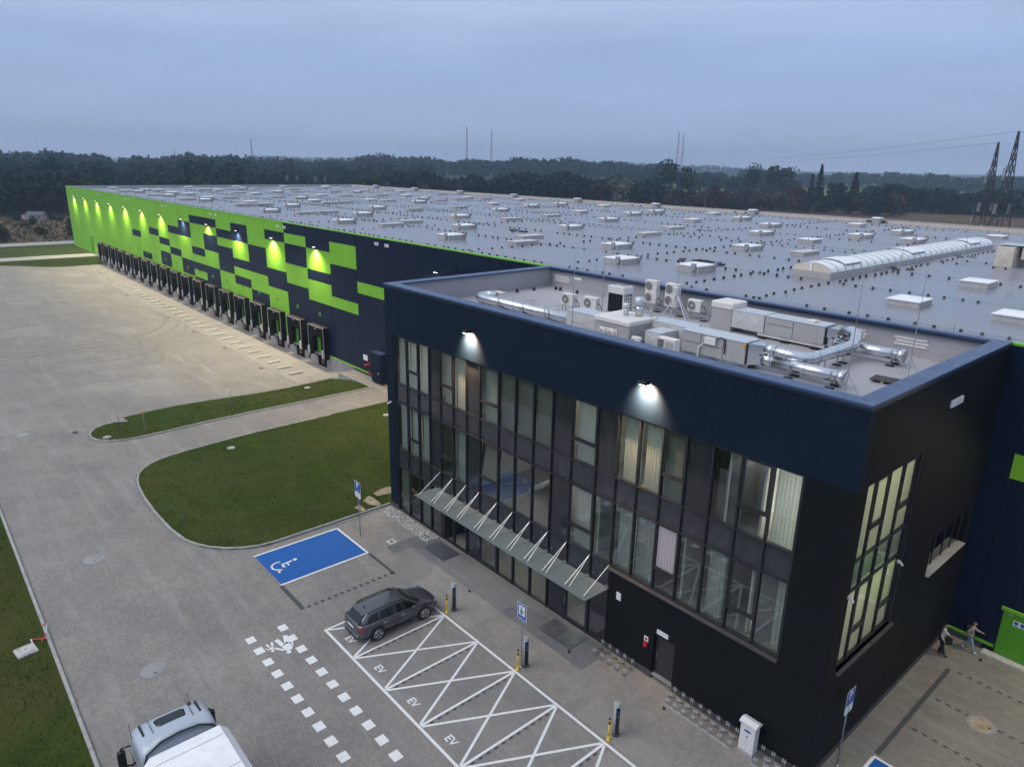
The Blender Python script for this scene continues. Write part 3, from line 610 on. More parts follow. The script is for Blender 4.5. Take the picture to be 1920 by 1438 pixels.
# loading docks
def make_dock():
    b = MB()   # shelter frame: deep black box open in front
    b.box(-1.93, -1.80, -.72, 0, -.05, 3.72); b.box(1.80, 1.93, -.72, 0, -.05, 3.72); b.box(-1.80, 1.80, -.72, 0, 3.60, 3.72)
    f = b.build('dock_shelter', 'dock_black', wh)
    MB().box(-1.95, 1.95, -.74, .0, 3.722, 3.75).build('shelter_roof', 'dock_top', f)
    MB().box(-1.80, 1.80, -.70, -.66, 2.50, 3.60).build('top_curtain', 'dock_black', f)
    MB().box(-1.80, -1.02, -.655, -.61, .15, 3.1).build('side_curtain', 'dock_black', f); MB().box(1.02, 1.80, -.655, -.61, .15, 3.1).build('side_curtain', 'dock_black', f)
    e = MB(); e.box(-1.95, 1.95, -.755, -.722, 3.66, 3.75); e.box(-1.95, -1.90, -.755, -.722, -.05, 3.66); e.box(1.90, 1.95, -.755, -.722, -.05, 3.66); e.build('edge_profile', 'curb_grey', f)
    MB().box(-1.25, 1.25, -.034, -.006, .40, 3.2).build('dock_door', 'door_green', f)
    for s in (-1, 1): MB().box(s*1.27, s*1.12, -.60, -.036, .40, 3.2).build('door_reveal', 'dock_black', f)
    MB().box(.35, .65, -.05, -.036, 1.9, 2.15).build('door_sensor', 'black_metal', f)
    MB().box(-1.1, 1.1, -.5, -.01, .30, .398).build('dock_leveller', 'steel_galv', f)
    for s in (-1, 1):
        MB().box(s*1.66, s*1.82, -.90, -.757, .15, 1.15).build('wheel_guide', 'white_plastic', f)
        MB().box(s*1.15, s*1.35, -.22, -.062, -.12, .36).build('bumper', 'rubber', f); MB().bbox(s*1.62, s*1.86, -.95, -.72, -.45, -.05, .03).build('shelter_foot', 'rust', f)
    MB().box(-1.14, 1.14, .02, .10, -1.4, .29).build('pit_wall', 'dock_black', f); MB().box(-.15, .15, -.78, -.757, 3.42, 3.50).build('sign_plate', 'white_plastic', f)
    return f
d0 = make_dock(); docks = []
for k, x in enumerate(DK):
    d = d0 if k == 0 else copy_tree(d0, wh); d.location = (x, D-.004, 0)
    col = pat.get(4+k, 'G'*12)[8]
    text('dock_number', str(12+k), .62, 'trim_green' if col == 'N' else 'number_dark', wh, (x-.1, D-.012, 5.03), (R(90), 0, 0), .004, .02)
# escape doors, valve cabinet, vents
g = MB().box(-186.9, -184.6, D-.09, D-.002, .25, 4.35).build('door', 'door_green', wh); MB().box(-185.1, -184.8, D-.14, D-.091, 1.5, 1.7).build('handle', 'black_metal', g)
MB().box(-186.95, -186.75, D-.14, D-.091, .4, 2.9).build('downpipe', 'door_green', wh)
g = MB().box(2.12, 4.4, D-.05, D-.002, .10, 2.50).build('door', 'door_green', wh, ); MB().box(2.02, 4.5, D-.16, D-.055, 2.50, 2.66).build('door_canopy', 'trim_green', g); MB().box(2.32, 2.5, D-.08, D-.052, 2.33, 2.40).build('door_closer', 'hvac_grey', g)
MB().box(1.7, 4.6, D-.5, D-.055, .0, .09).build('door_step', 'concrete_light', wh)
sg = MB().box(2.58, 3.35, D-.062, D-.052, 1.85, 2.15).build('notice', 'sign_white', g)
for i in range(3): MB().cyl((2.70+i*.25, D-.062, 2.03), (2.70+i*.25, D-.068, 2.03), .09, n=16).build('pictogram', 'sign_blue', g)
for i in range(3): MB().box(2.62+i*.25, 2.80+i*.25, D-.068, D-.062, 1.88, 1.91).build('caption', 'sign_blue', g)
MB().box(2.95, 3.5, D-.05, D-.002, 2.80, 2.98).build('sign_plate', 'white_plastic', wh)
vx = [-54.4, -78.1, -101.9, -125.6, -149.3, -173.0, -196.8]
for i, x in enumerate(vx):
    for dx in (-.4, 1.55):
        v = MB().box(x+dx-.38, x+dx+.38, D-.05, D-.002, 14.33, 14.62).build('vent_grille', 'white_plastic', wh); MB().box(x+dx-.30, x+dx+.30, D-.058, D-.051, 14.40, 14.55).build('louvre', 'curb_grey', v)
# valve cabinet beside the office
cb = empty('valve_cabinet', (-54.4, D-.45, 0)); tag(cb, 'tall navy metal cabinet standing between docks and office corner', 'cabinet')
MB().bbox(-.95, .95, -.42, .38, .22, 3.35, .03).build('body', 'plaster_navy', cb); MB().box(-1.0, 1.0, -.46, .40, 3.352, 3.39).build('top', 'coping_blue', cb)
for s in (-.75, .75): MB().box(s-.1, s+.1, -.3, .2, .03, .219).build('leg', 'wood', cb)
MB().bbox(.35, .5, -.47, -.425, 1.2, 1.35, .02).build('handle', 'white_plastic', cb); MB().box(-.02, .02, -.428, -.421, .3, 3.3).build('door_joint', 'black_metal', cb)
hv = empty('fire_valve', (-56.9, D-.02, 1.2)); tag(hv, 'red fire hydrant valves on navy wall by the cabinet', 'hydrant valve')
MB().tube([(.1, -.02, .35), (.1, -.3, .35), (-.1, -.42, .28), (-.3, -.42, .2)], .09, 10).build('pipe', 'red_plastic', hv, True)
MB().cyl((-.35, -.42, .18), (-.42, -.5, .12), .16, .16, 12).build('coupling', 'red_plastic', hv, True); MB().cyl((.1, -.3, .36), (.1, -.3, .62), .05, n=8).build('spindle', 'red_plastic', hv); MB().tube([(.1, -.02, -.6), (.1, -.3, -.6), (.05, -.4, -.68)], .12, 10).build('lower_outlet', 'red_plastic', hv, True)
MB().box(-58.5, -57.6, D-.03, D-.002, 1.7, 2.3).build('wall_notice', 'sign_white', wh)
hv2 = empty('fire_valve', (-179.2, D-.02, 1.3)); tag(hv2, 'small red and white valve on the green wall before the farthest dock', 'hydrant valve')
MB().tube([(.1, -.02, .2), (.1, -.4, .2), (-.5, -.45, .15)], .16, 10).build('pipe', 'red_plastic', hv2, True); MB().cyl((-.5, -.45, .15), (-.9, -.45, .15), .22, n=12).build('coupling', 'white_plastic', hv2)

# skylights and smoke vents of the roof
SKY = [(-203.5, 56.3, 'F'), (-203.5, 70.5, 'F'), (-203.5, 84.2, 'F'), (-202.5, 43.0, 'F'), (-198.9, 23.4, 'F'), (-198.5, 88.3, 'B'), (-196.0, 80.6, 'F'), (-190.3, 53.0, 'A'), (-188.3, 28.1, 'F'), (-188.2, 56.7, 'B'), (-186.7, 41.8, 'B'), (-186.2, 66.1, 'B'), (-186.0, 30.6, 'F'), (-181.5, 22.0, 'B'), (-181.2, 43.4, 'F'), (-176.6, 23.6, 'A'), (-172.2, 80.2, 'F'), (-170.3, 86.4, 'B'), (-168.9, 28.8, 'F'), (-167.6, 58.3, 'B'), (-167.6, 68.7, 'B'), (-167.2, 52.9, 'A'), (-166.6, 42.9, 'B'), (-163.0, 30.6, 'F'), (-162.3, 85.3, 'F'), (-161.1, 71.4, 'A'), (-160.3, 44.7, 'F'), (-160.1, 22.3, 'B'), (-156.3, 24.3, 'A'), (-147.7, 55.0, 'F'), (-146.3, 87.5, 'B'), (-146.1, 28.9, 'F'), (-146.0, 60.1, 'B'), (-145.8, 69.6, 'B'), (-145.6, 33.1, 'B'), (-144.3, 43.0, 'B'), (-141.6, 23.5, 'B'), (-140.8, 73.5, 'F'), (-137.6, 45.1, 'A'), (-135.6, 24.8, 'A'), (-127.4, 81.7, 'F'), (-126.7, 30.0, 'F'), (-126.7, 42.8, 'F'), (-126.5, 68.3, 'A'), (-125.2, 54.6, 'F'), (-123.0, 75.6, 'B'), (-122.8, 83.1, 'B'), (-122.1, 56.9, 'B'), (-120.9, 46.2, 'B'), (-120.7, 69.0, 'B'), (-120.3, 42.8, 'B'), (-120.1, 26.2, 'B'), (-120.1, 29.8, 'B'), (-115.0, 59.7, 'A'), (-114.7, 86.5, 'F'), (-113.0, 31.9, 'A'), (-104.3, 70.2, 'F'), (-101.7, 23.3, 'A'), (-101.6, 42.2, 'A'), (-98.3, 57.2, 'B'), (-97.0, 81.8, 'A'), (-96.9, 30.5, 'B'), (-96.7, 46.5, 'B'), (-96.6, 26.7, 'B'), (-94.8, 71.8, 'A'), (-89.3, 32.4, 'A'), (-89.2, 86.3, 'F'), (-87.8, 58.2, 'A'), (-78.7, 68.7, 'F'), (-78.4, 23.5, 'A'), (-78.4, 42.5, 'A'), (-74.8, 31.5, 'B'), (-74.3, 57.4, 'B'), (-72.3, 81.2, 'A'), (-71.8, 26.5, 'B'), (-71.8, 46.9, 'B'), (-70.1, 72.2, 'A'), (-64.3, 32.6, 'A'), (-64.3, 86.9, 'F'), (-63.2, 58.4, 'A'), (-56.7, 44.0, 'A'), (-56.7, 70.2, 'F'), (-55.0, 23.8, 'A'), (-54.8, 80.6, 'A'), (-50.8, 31.4, 'B'), (-49.5, 55.9, 'B'), (-46.7, 26.8, 'B'), (-46.0, 46.4, 'B'), (-44.8, 71.8, 'A'), (-38.9, 32.4, 'A'), (-38.7, 59.1, 'A'), (-38.7, 85.4, 'F'), (-31.1, 24.1, 'A'), (-30.8, 55.9, 'F'), (-30.6, 42.8, 'A'), (-30.0, 67.0, 'A'), (-29.4, 77.6, 'A'), (-25.2, 44.1, 'B'), (-24.8, 25.8, 'A'), (-23.9, 66.7, 'A'), (-19.8, 82.2, 'F'), (-8.0, 24.1, 'F'), (-8.0, 36.5, 'F'), (-2.3, 24.0, 'F')]
def sk(t):
    if t == 'A':
        c = MB().box(-1.02, 1.02, -1.16, 1.16, -.2, .40).build('smoke_vent', 'curb_grey', wh); MB().add([(-1.06,-1.2,.40),(1.06,-1.2,.40),(1.06,1.2,.40),(-1.06,1.2,.40),(-1.06,-1.2,.48),(1.06,-1.2,.48),(1.06,1.2,.48),(-1.06,1.2,.48),(-.6,-.7,.56),(.6,-.7,.56),(.6,.7,.56),(-.6,.7,.56)], [(0,1,5,4),(1,2,6,5),(2,3,7,6),(3,0,4,7),(4,5,9,8),(5,6,10,9),(6,7,11,10),(7,4,8,11),(8,9,10,11)]).build('lid', 'skylight_white', c)
        MB().box(.42, .80, -1.36, -1.165, .14, .66).build('wind_deflector', 'vent_arm', c); MB().add([(1.025, .80, .2), (1.18, .80, .2), (1.32, .80, .74), (1.14, .80, .74), (1.025, 1.12, .2), (1.18, 1.12, .2), (1.32, 1.12, .74), (1.14, 1.12, .74)], [(0,1,2,3),(7,6,5,4),(0,4,5,1),(1,5,6,2),(2,6,7,3),(3,7,4,0)]).build('wind_deflector', 'vent_arm', c)
        return c
    if t == 'F':
        c = MB().box(-.92, .92, -1.05, 1.05, -.2, .34).build('roof_light', 'curb_grey', wh); MB().add([(-.97,-1.1,.34),(.97,-1.1,.34),(.97,1.1,.34),(-.97,1.1,.34),(-.97,-1.1,.41),(.97,-1.1,.41),(.97,1.1,.41),(-.97,1.1,.41),(-.4,-.5,.48),(.4,-.5,.48),(.4,.5,.48),(-.4,.5,.48)], [(0,1,5,4),(1,2,6,5),(2,3,7,6),(3,0,4,7),(4,5,9,8),(5,6,10,9),(6,7,11,10),(7,4,8,11),(8,9,10,11)]).build('lid', 'skylight_white', c); return c
    c = MB().box(-.70, .70, -1.55, 1.55, -.2, .29).build('roof_hatch', 'curb_grey', wh); MB().bbox(-.74, .74, -1.6, 1.6, .292, .36, .03).build('lid', 'hatch_lid', c); return c
proto = {}
for x, y, t in SKY:
    if t in proto: o = copy_tree(proto[t], wh)
    else: o = proto[t] = sk(t)
    o.location = (x, y, ROOF+.01)
# rails of small black conductor holders
hb = MB(); rr = random.Random(5); rows = [(y, 'x') for y in (18.0, 28.4, 38.4, 49.0, 51.6, 62.5, 76.0, 89.0, 93.4)]
def holder(x, y, s=1):
    a, h = .085*s, .17*s; hb.add([(x-a,y-a,ROOF-.03),(x+a,y-a,ROOF-.03),(x+a,y+a,ROOF-.03),(x-a,y+a,ROOF-.03),(x-a*.6,y-a*.6,ROOF+h),(x+a*.6,y-a*.6,ROOF+h),(x+a*.6,y+a*.6,ROOF+h),(x-a*.6,y+a*.6,ROOF+h)], [(0,1,5,4),(1,2,6,5),(2,3,7,6),(3,0,4,7),(4,5,6,7)])
def blocked(x, y):
    if -20.2 < x < -15.2 and y > 28.5: return True
    return any(abs(x-a) < 1.6 and abs(y-b) < 1.8 for a, b, _ in SKY)
for y, _ in rows:
    x = -202
    while x < 20:
        if not blocked(x, y): holder(x+rr.uniform(-.15, .15), y+rr.uniform(-.12, .12))
        x += rr.choice((1.1, 1.2, 1.35, 1.0)) if rr.random() > .08 else 3
for x in [-20.9-24.0*k for k in range(8)]+[-33.2-24.0*k for k in range(0, 7, 2)]+[-14.9]:
    y = 16.5+rr.uniform(0, 2)
    while y < 93:
        if not blocked(x, y): holder(x+rr.uniform(-.12, .12), y)
        y += rr.uniform(1.0, 1.5) if rr.random() > .1 else 3.5
hb.build('conductor_holders', 'rail_black', wh); tag(COL.objects[-1], kind='stuff')
wire = MB()
for y, _ in rows: wire.box(-203, 20, y-.014, y+.014, ROOF+.10, ROOF+.125)
wire.build('conductor_wire', 'steel_galv', wh)
# low flat pieces: rain gutters patches, ballast mats
for x, y in ((-59.4, 36.6), (-57.2, 36.2), (-27.9, 31.2), (-26.6, 31.0), (-25.8, 30.4)): MB().bbox(x-.55, x+.55, y-.3, y+.3, ROOF-.02, ROOF+.10, .02).build('ballast_mat', 'rail_black', wh)
# rear chimneys (small vents on the back parapet)
for k in range(9):
    x = -190+k*21.5; c = MB().box(x-.5, x+.5, WY1-1.9, WY1-.9, ROOF-.05, ROOF+.75).build('roof_vent', 'curb_grey', wh); MB().bbox(x-.65, x+.65, WY1-2.05, WY1-.75, ROOF+.76, ROOF+.95, .05).build('cowl', 'skylight_white', c)
for k in range(8):
    x = -185+k*24.0
    for dx in (0, 2.2): MB().box(x+dx-.55, x+dx+.55, WY1-.70, WY1-.63, ROOF+.12, ROOF+.42).build('overflow_frame', 'skylight_white' if k < 6 else 'brown_metal', wh); MB().box(x+dx-.38, x+dx+.38, WY1-.72, WY1-.705, ROOF+.18, ROOF+.36).build('overflow', 'black_metal', wh)
# barrel-vault rooflight
bv = MB().box(-19.15, -16.05, 30.3, 67.6, ROOF-.1, ROOF+.42).build('barrel_rooflight', 'curb_grey', wh)
NB = 28
for k in range(NB):
    y0 = 30.35+k*(37.2/NB)+.03; y1 = 30.35+(k+1)*(37.2/NB)-.03; b = MB(); vs = []
    for y in (y0, y1):
        for i in range(11):
            t = R(180)*i/10; vs.append((-17.6-1.5*math.cos(t), y, ROOF+.43+  .66*math.sin(t)**.9 if 0 < i < 10 else ROOF+.43))
    b.add(vs, [(i, i+1, 12+i, 11+i) for i in range(10)]); b.build('sheet', 'barrel_sheet', bv, True)
for k in range(NB+1):
    y = 30.35+k*(37.2/NB); pts = [(-17.6-1.53*math.cos(R(180)*i/10), y, ROOF+.44+(.67*math.sin(R(180)*i/10)**.9 if 0 < i < 10 else 0)) for i in range(11)]
    MB().tube(pts, .011, 5).build('rib', 'brown_metal', bv)
for y in (30.36, 67.54):
    vs = [(-17.6-1.5*math.cos(R(180)*i/10), y, ROOF+.43+(  .66*math.sin(R(180)*i/10)**.9 if 0 < i < 10 else 0)) for i in range(11)]; MB().add(vs, [tuple(range(11))]).build('end_panel', 'barrel_end', bv)
MB().box(-17.7, -17.5, 30.28, 30.33, ROOF+.43, ROOF+1.08).build('end_post', 'barrel_sheet', bv)
for yc in (34.5, 47.5, 62.5):
    vs = []; 
    for y in (yc-1.4, yc+1.4):
        for i in range(5): t = R(36+ 28*i); vs.append((-17.6-1.60*math.cos(t), y, ROOF+.47+.70*math.sin(t)**.9))
    h = MB().add(vs, [(i, i+1, 6+i, 5+i) for i in range(4)]).build('opening_flap', 'barrel_sheet', bv, True); MB().tube([vs[4], vs[9]], .05, 5).build('flap_edge', 'brown_metal', h)

# wall floodlights
def lamp(x, y, z, label, energy, color=(1.0, .84, .54), out=(0, -1), group='floodlights along the warehouse wall', spot=150, aim=.25, off=.34):
    o = empty('wall_lamp', (x, y, z)); tag(o, label, 'wall lamp', group)
    ox, oy = out
    ang = math.atan2(-ox, -oy)*-1
    ang = math.atan2(ox, -oy); o.rotation_euler = (0, 0, ang)
    MB().box(-.06, .06, -.16, 0, -.06, .10).build('bracket', 'black_metal', o); MB().bbox(-.20, .20, -.42, -.162, -.02, .12, .03).build('housing', 'black_metal', o); MB().box(-.17, .17, -.40, -.18, -.038, -.022).build('lens', 'lamp_lens', o)
    MB().box(-.30, -.202, -.30, -.27, .02, .05).build('cable_gland', 'white_plastic', o)
    ld = bpy.data.lights.new('flood', 'SPOT'); ld.energy = energy; ld.color = color; ld.spot_size = R(spot); ld.spot_blend = .9; ld.shadow_soft_size = .12
    lo = bpy.data.objects.new('flood', ld); COL.objects.link(lo); lo.parent = o; lo.location = (0, -off, -.10)
    lo.rotation_euler = (Vector((0, -aim, -1))).to_track_quat('-Z', 'Y').to_euler(); return o
ords = ['first', 'second', 'third', 'fourth', 'fifth', 'sixth', 'seventh', 'eighth', 'ninth', 'tenth', 'eleventh', 'twelfth']
lx = [PX0-PM*(26.5-2*i)-.3 for i in range(12)]
for i, x in enumerate(lx): lamp(x, D-.005, 12.92, '%s glowing floodlight from far left end of the green warehouse wall' % ords[i], 5400*(1, .85, 1.1, .95, 1.2, .9, 1.05, 1, .8, 1.1, 1.2, 1.15)[i], aim=.45)
lamp(-44.2, D-.005, 12.95, 'floodlight on plain navy wall just above the office roof edge', 6500, aim=.45, color=(1, .76, .40))
lamp(5.6, D-.005, 12.92, 'floodlight on navy wall at the far right of the picture', 2200, aim=.7)
# ------------------------------------------------------------------ office building
of = empty('office_building', (-OL/2, D/2, 0)); tag(of, 'dark navy and charcoal office block with tall glazed front and flat roof', 'office building')
of_off = Vector((OL/2, -D/2, 0))
class OB(MB):      # built in world coordinates, parented to the office
    def build(s, name, mats, parent=None, smooth=False, **k):
        s.v = [(x+OL/2, y-D/2, z) for x, y, z in s.v]; return MB.build(s, name, mats, parent or of, smooth)
HO = 15.06; OR = 13.80
OB().box(-OL, 0, 0, .34, 12.10, HO).build('wall', 'plaster_navy'); OB().box(-OL, -28.86, 0, .34, .36, 12.098).build('wall', 'plaster_navy')
OB().box(-1.84, 0, 0, .34, 4.44, 12.098).build('wall', 'plaster_charcoal')
for a in ((-10.36, -7.52, .36, 4.438), (-6.38, 0, .36, 4.438), (-7.518, -6.382, 2.42, 4.438)): OB().box(a[0], a[1], 0, .34, a[2], a[3]).build('wall', 'plaster_charcoal')
for a in ((-OL, -28.86), (-10.36, -7.52), (-6.38, 0.0)): OB().box(a[0]+.02 if a[0] < -20 else a[0], a[1]-(.02 if a[1] == 0 else 0), .02, .33, -.1, .358).build('plinth', 'plinth_plaster')
# side wall (x = 0)
sy = (.342, D-.01)
OB().box(-.34, -.001, .342, D-.01, 12.10, HO).build('wall', 'plaster_charcoal'); OB().box(-.34, -.001, .342, .88, 4.5, 12.098).build('wall', 'plaster_charcoal'); OB().box(-.34, -.001, .342, D-.01, .36, 4.498).build('wall', 'plaster_charcoal')
OB().box(-.34, -.001, 5.80, 9.03, 4.5, 12.098).build('wall', 'plaster_charcoal'); OB().box(-.34, -.001, 9.032, 13.66, 7.22, 12.098).build('wall', 'plaster_charcoal'); OB().box(-.34, -.001, 9.032, 13.66, 4.5, 5.33).build('wall', 'plaster_charcoal'); OB().box(-.34, -.001, 13.662, D-.01, 4.5, 12.098).build('wall', 'plaster_charcoal')
OB().box(-.33, -.02, .34, D-.02, -.1, .358).build('plinth', 'plinth_plaster')
OB().box(-OL, -OL+.34, .342, D-.01, .0, HO).build('wall', 'plaster_navy')
# roof, parapet lining, coping
OB().box(-OL+.36, -.36, .36, D-.3, OR-.2, OR).build('roof', 'roof_office')
for a in ((-OL+.345, -.345, .345, .50), (-OL+.345, -.345, D-.45, D-.30)): OB().box(a[0], a[1], a[2], a[3], OR+.001, HO-.01).build('parapet', 'parapet_lining')
OB().box(-OL+.345, -OL+.50, .502, D-.452, OR+.001, HO-.01).build('parapet', 'parapet_lining'); OB().box(-.50, -.345, .502, D-.452, OR+.001, HO-.01).build('parapet', 'parapet_lining')
# sealing fillet at the foot of the parapet
for a in ((-29.15, -.56, .51, .66), (-29.15, -.56, D-.61, D-.46)): OB().box(a[0], a[1], a[2], a[3], OR+.002, OR+.10).build('upstand', 'roof_office')
CZ0, CZ1 = HO+.002, 15.19
def coping(x0, x1, y0, y1):
    horiz = (x1-x0) > (y1-y0); L = (x1-x0) if horiz else (y1-y0); n = max(1, round(L/3.0))
    for k in range(n):
        a = (x0+L*k/n+.004, x0+L*(k+1)/n-.004) if horiz else (x0, x1); b = (y0, y1) if horiz else (y0+L*k/n+.004, y0+L*(k+1)/n-.004)
        c = OB().box(a[0], a[1], b[0], b[1], CZ0+.03, CZ1).build('coping', 'coping_blue')
coping(-OL-.04, .04, -.04, .70); coping(-OL-.04, .04, D-.62, D-.09); coping(-OL-.04, -OL+.70, .705, D-.625); coping(-.66, .04, .705, D-.625)
for a in ((-OL-.03, .03, -.03, -.001), (.001, .03, .0, D-.1), (-OL-.03, -OL-.001, 0, D-.1), (-OL+.69, -.65, .69, .72), (-OL+.69, -.65, D-.66, D-.625)): OB().box(a[0], a[1], a[2], a[3], CZ0-.09, CZ0+.028).build('coping_fascia', 'coping_edge')

# curtain wall ------------------------------------------------------
MX = [-28.80, -27.50, -26.25, -25.07, -23.95, -22.70, -21.43, -20.22, -18.63, -17.28, -15.90, -14.55, -13.20, -11.63, -10.40, -9.20, -7.95, -6.78, -5.55, -4.30, -3.03, -1.88]
GY = .14                      # glass plane
ZT = (12.08, 8.96, 7.73, 4.47, 3.27, .06)
for i, x in enumerate(MX):
    z0 = .02 if x < -10.3 else 4.45
    OB().box(x-.035, x+.035, .04, .24, z0, 12.09).build('mullion', 'frame_dark')
def transom(z, xa, xb):
    for i in range(len(MX)-1):
        if MX[i] >= xa-.01 and MX[i+1] <= xb+.01: OB().box(MX[i]+.036, MX[i+1]-.036, .05, .22, z-.035, z+.035).build('transom', 'frame_dark')
for z in (12.05, 8.96, 7.73): transom(z, -28.8, -1.88)
transom(4.49, -28.8, -1.88); transom(3.27, -28.8, -10.4); transom(.09, -28.8, -10.4)
OB().box(-10.36, -1.80, -.16, .05, 4.38, 4.44).build('sill', 'sill_grey'); OB().box(-1.855, -1.80, -.012, .20, 4.441, 12.09).build('reveal_trim', 'frame_dark')
OPQ_T = {3, 6, 11, 13, 17}; OPQ_M = {3, 6, 11}; SASH = {1, 4, 7, 12, 16, 19}
def pane(x0, x1, z0, z1, mat='glass', name='pane', y=GY): return OB().box(x0, x1, y, y+.02, z0, z1).build(name, mat)
def sash(x0, x1, z0, z1, tilt=0):
    """inward-opening sash: frame part with its own pane and handle"""
    b = MB(); w = x1-x0; h = z1-z0; t = .085
    b.box(0, t, 0, .07, 0, h); b.box(w-t, w, 0, .07, 0, h); b.box(t, w-t, 0, .07, 0, t); b.box(t, w-t, 0, .07, h-t, h)
    f = b.build('window_sash', 'frame_dark', of); f.location = (x0+OL/2, .085-D/2, z0); MB().box(t, w-t, .03, .045, t, h-t).build('pane', 'glass', f); MB().box(w-t+.02, w-.03, .071, .10, h*.4, h*.4+.15).build('handle', 'black_metal', f)
    if tilt: f.rotation_euler = (R(-tilt), 0, 0)
for i in range(21):
    x0, x1 = MX[i]+.036, MX[i+1]-.036
    for fl, (zt_, zb) in enumerate(((12.015, 8.996), (7.695, 4.526))):
        opq = i in (OPQ_T if fl == 0 else OPQ_M)
        if opq: pane(x0, x1, zb, zt_, 'dark_glass_panel', 'spandrel_panel')
        elif i in SASH:
            zm = zb+1.0; OB().box(x0, x1, .05, .22, zm-.035, zm+.035).build('transom', 'frame_dark'); pane(x0, x1, zb, zm-.036)
            if not (fl == 1 and i == 16): sash(x0, x1, zm+.036, zt_, 7 if (fl == 1 and i == 7) else 0)
            else:
                b = OB(); b.box(x0, x0+.05, .07, .2, zm+.036, zt_); b.box(x1-.05, x1, .07, .2, zm+.036, zt_); b.box(x0+.05, x1-.05, .07, .2, zm+.036, zm+.09); b.box(x0+.05, x1-.05, .07, .2, zt_-.05, zt_); b.build('window_frame', 'frame_dark')
        else: pane(x0, x1, zb, zt_)
    pane(x0, x1, 7.766, 8.924, 'spandrel_glass', 'spandrel_panel')
    if x1 < -10.3:
        pane(x0, x1, 3.306, 4.454, 'spandrel_glass', 'spandrel_panel')
        if i == 1: OB().box(x0, x1, .05, .22, 1.03, 1.10).build('transom', 'frame_dark'); pane(x0, x1, .126, 1.029); sash(x0, x1, 1.101, 3.234)
        elif i in (6, 11, 13): pane(x0, x1, .126, 3.234, 'dark_glass_panel', 'spandrel_panel')
        elif i in (4, 5): pass
        elif i in (7, 12):
            b = OB(); b.box(x0, x0+.1, .06, .17, .126, 3.0); b.box(x1-.1, x1, .06, .17, .126, 3.0); b.box(x0+.1, x1-.1, .06, .17, .126, .26); b.box(x0+.1, x1-.1, .06, .17, 2.88, 3.0); dr = b.build('door', 'frame_dark')
            OB().box(x0+.1, x1-.1, .11, .13, .26, 2.88).build('pane', 'glass', None).parent = of; OB().box(x0+.02, x0+.05, -.02, .059, 1.0, 1.5).build('handle', 'chrome'); pane(x0, x1, 3.03, 3.234)
        else: pane(x0, x1, .126, 3.234)
# recessed vestibule at columns 4-5
OB().box(-23.91, -21.47, 1.5, 1.56, .05, 3.25).build('vestibule_glass', 'glass'); OB().box(-23.91, -23.6, .05, 1.49, .05, 3.2).build('vestibule_post', 'black_metal'); OB().box(-22.75, -22.65, 1.4, 1.49, .05, 3.2).build('vestibule_post', 'frame_dark'); OB().box(-23.91, -21.47, .05, 1.5, 3.24, 3.262).build('vestibule_ceiling', 'frame_dark')
# window furnishings: curtains, blinds
def curtain(x0, x1, z0, z1, mat='curtain', y=.42, fold=.045, lam=.16):
    n = max(6, int((x1-x0)/.035)); vs = []; ph = random.uniform(0, 6)
    for z, k in ((z0, 1.25), ((z0+z1)/2, 1.0), (z1, .7)):
        for i in range(n+1):
            x = x0+(x1-x0)*i/n; vs.append((x, y+fold*k*math.sin(2*math.pi*x/lam+ph+.6*math.sin(x*7)), z))
    OB().add(vs, [(r*(n+1)+i, r*(n+1)+i+1, (r+1)*(n+1)+i+1, (r+1)*(n+1)+i) for r in (0, 1) for i in range(n)]).build('curtain', mat, None, True)
T0, T1, M0, M1 = 8.85, 11.95, 4.5, 7.65
for i, (a, b) in {0: (.02, .95), 1: (.05, .95), 2: (.02, .55), 4: (.15, .95), 5: (.05, .95), 7: (.1, .9), 12: (.05, .97), 14: (.1, .95), 15: (.1, .93), 20: (.05, .99)}.items():
    w = MX[i+1]-MX[i]; curtain(MX[i]+w*a, MX[i]+w*b, T0, T1)
for i, (a, b, m_) in {0: (.05, .9, 'curtain'), 1: (.05, .9, 'curtain'), 2: (.05, .95, 'curtain'), 4: (.75, .98, 'curtain'), 5: (.05, .95, 'curtain'), 12: (.08, .93, 'curtain'), 14: (.1, .98, 'curtain'), 15: (.02, .95, 'curtain'), 16: (.02, .98, 'curtain_white'), 18: (.1, .72, 'curtain'), 20: (.55, 1.0, 'curtain')}.items():
    w = MX[i+1]-MX[i]; curtain(MX[i]+w*a, MX[i]+w*b, M0 if i != 16 else M0+1.12, M1, m_, .16 if i == 16 else .42, .03 if i == 16 else .045)
for i in (8, 9, 10): OB().box(MX[i]+.05, MX[i+1]-.05, .30, .31, 9.1, 11.9).build('blind', 'blind_grey')
OB().box(MX[16]+.05, MX[17]-.05, .30, .31, 8.9, 11.9).build('blind', 'blind_grey'); OB().box(MX[18]+.05, MX[19]-.05, .55, .56, 8.9, 11.0).build('blind', 'blind_grey')
for i in (0, 2): OB().box(MX[i]+.05, MX[i+1]-.05, .30, .31, .3, 3.1).build('blind', 'blind_grey')
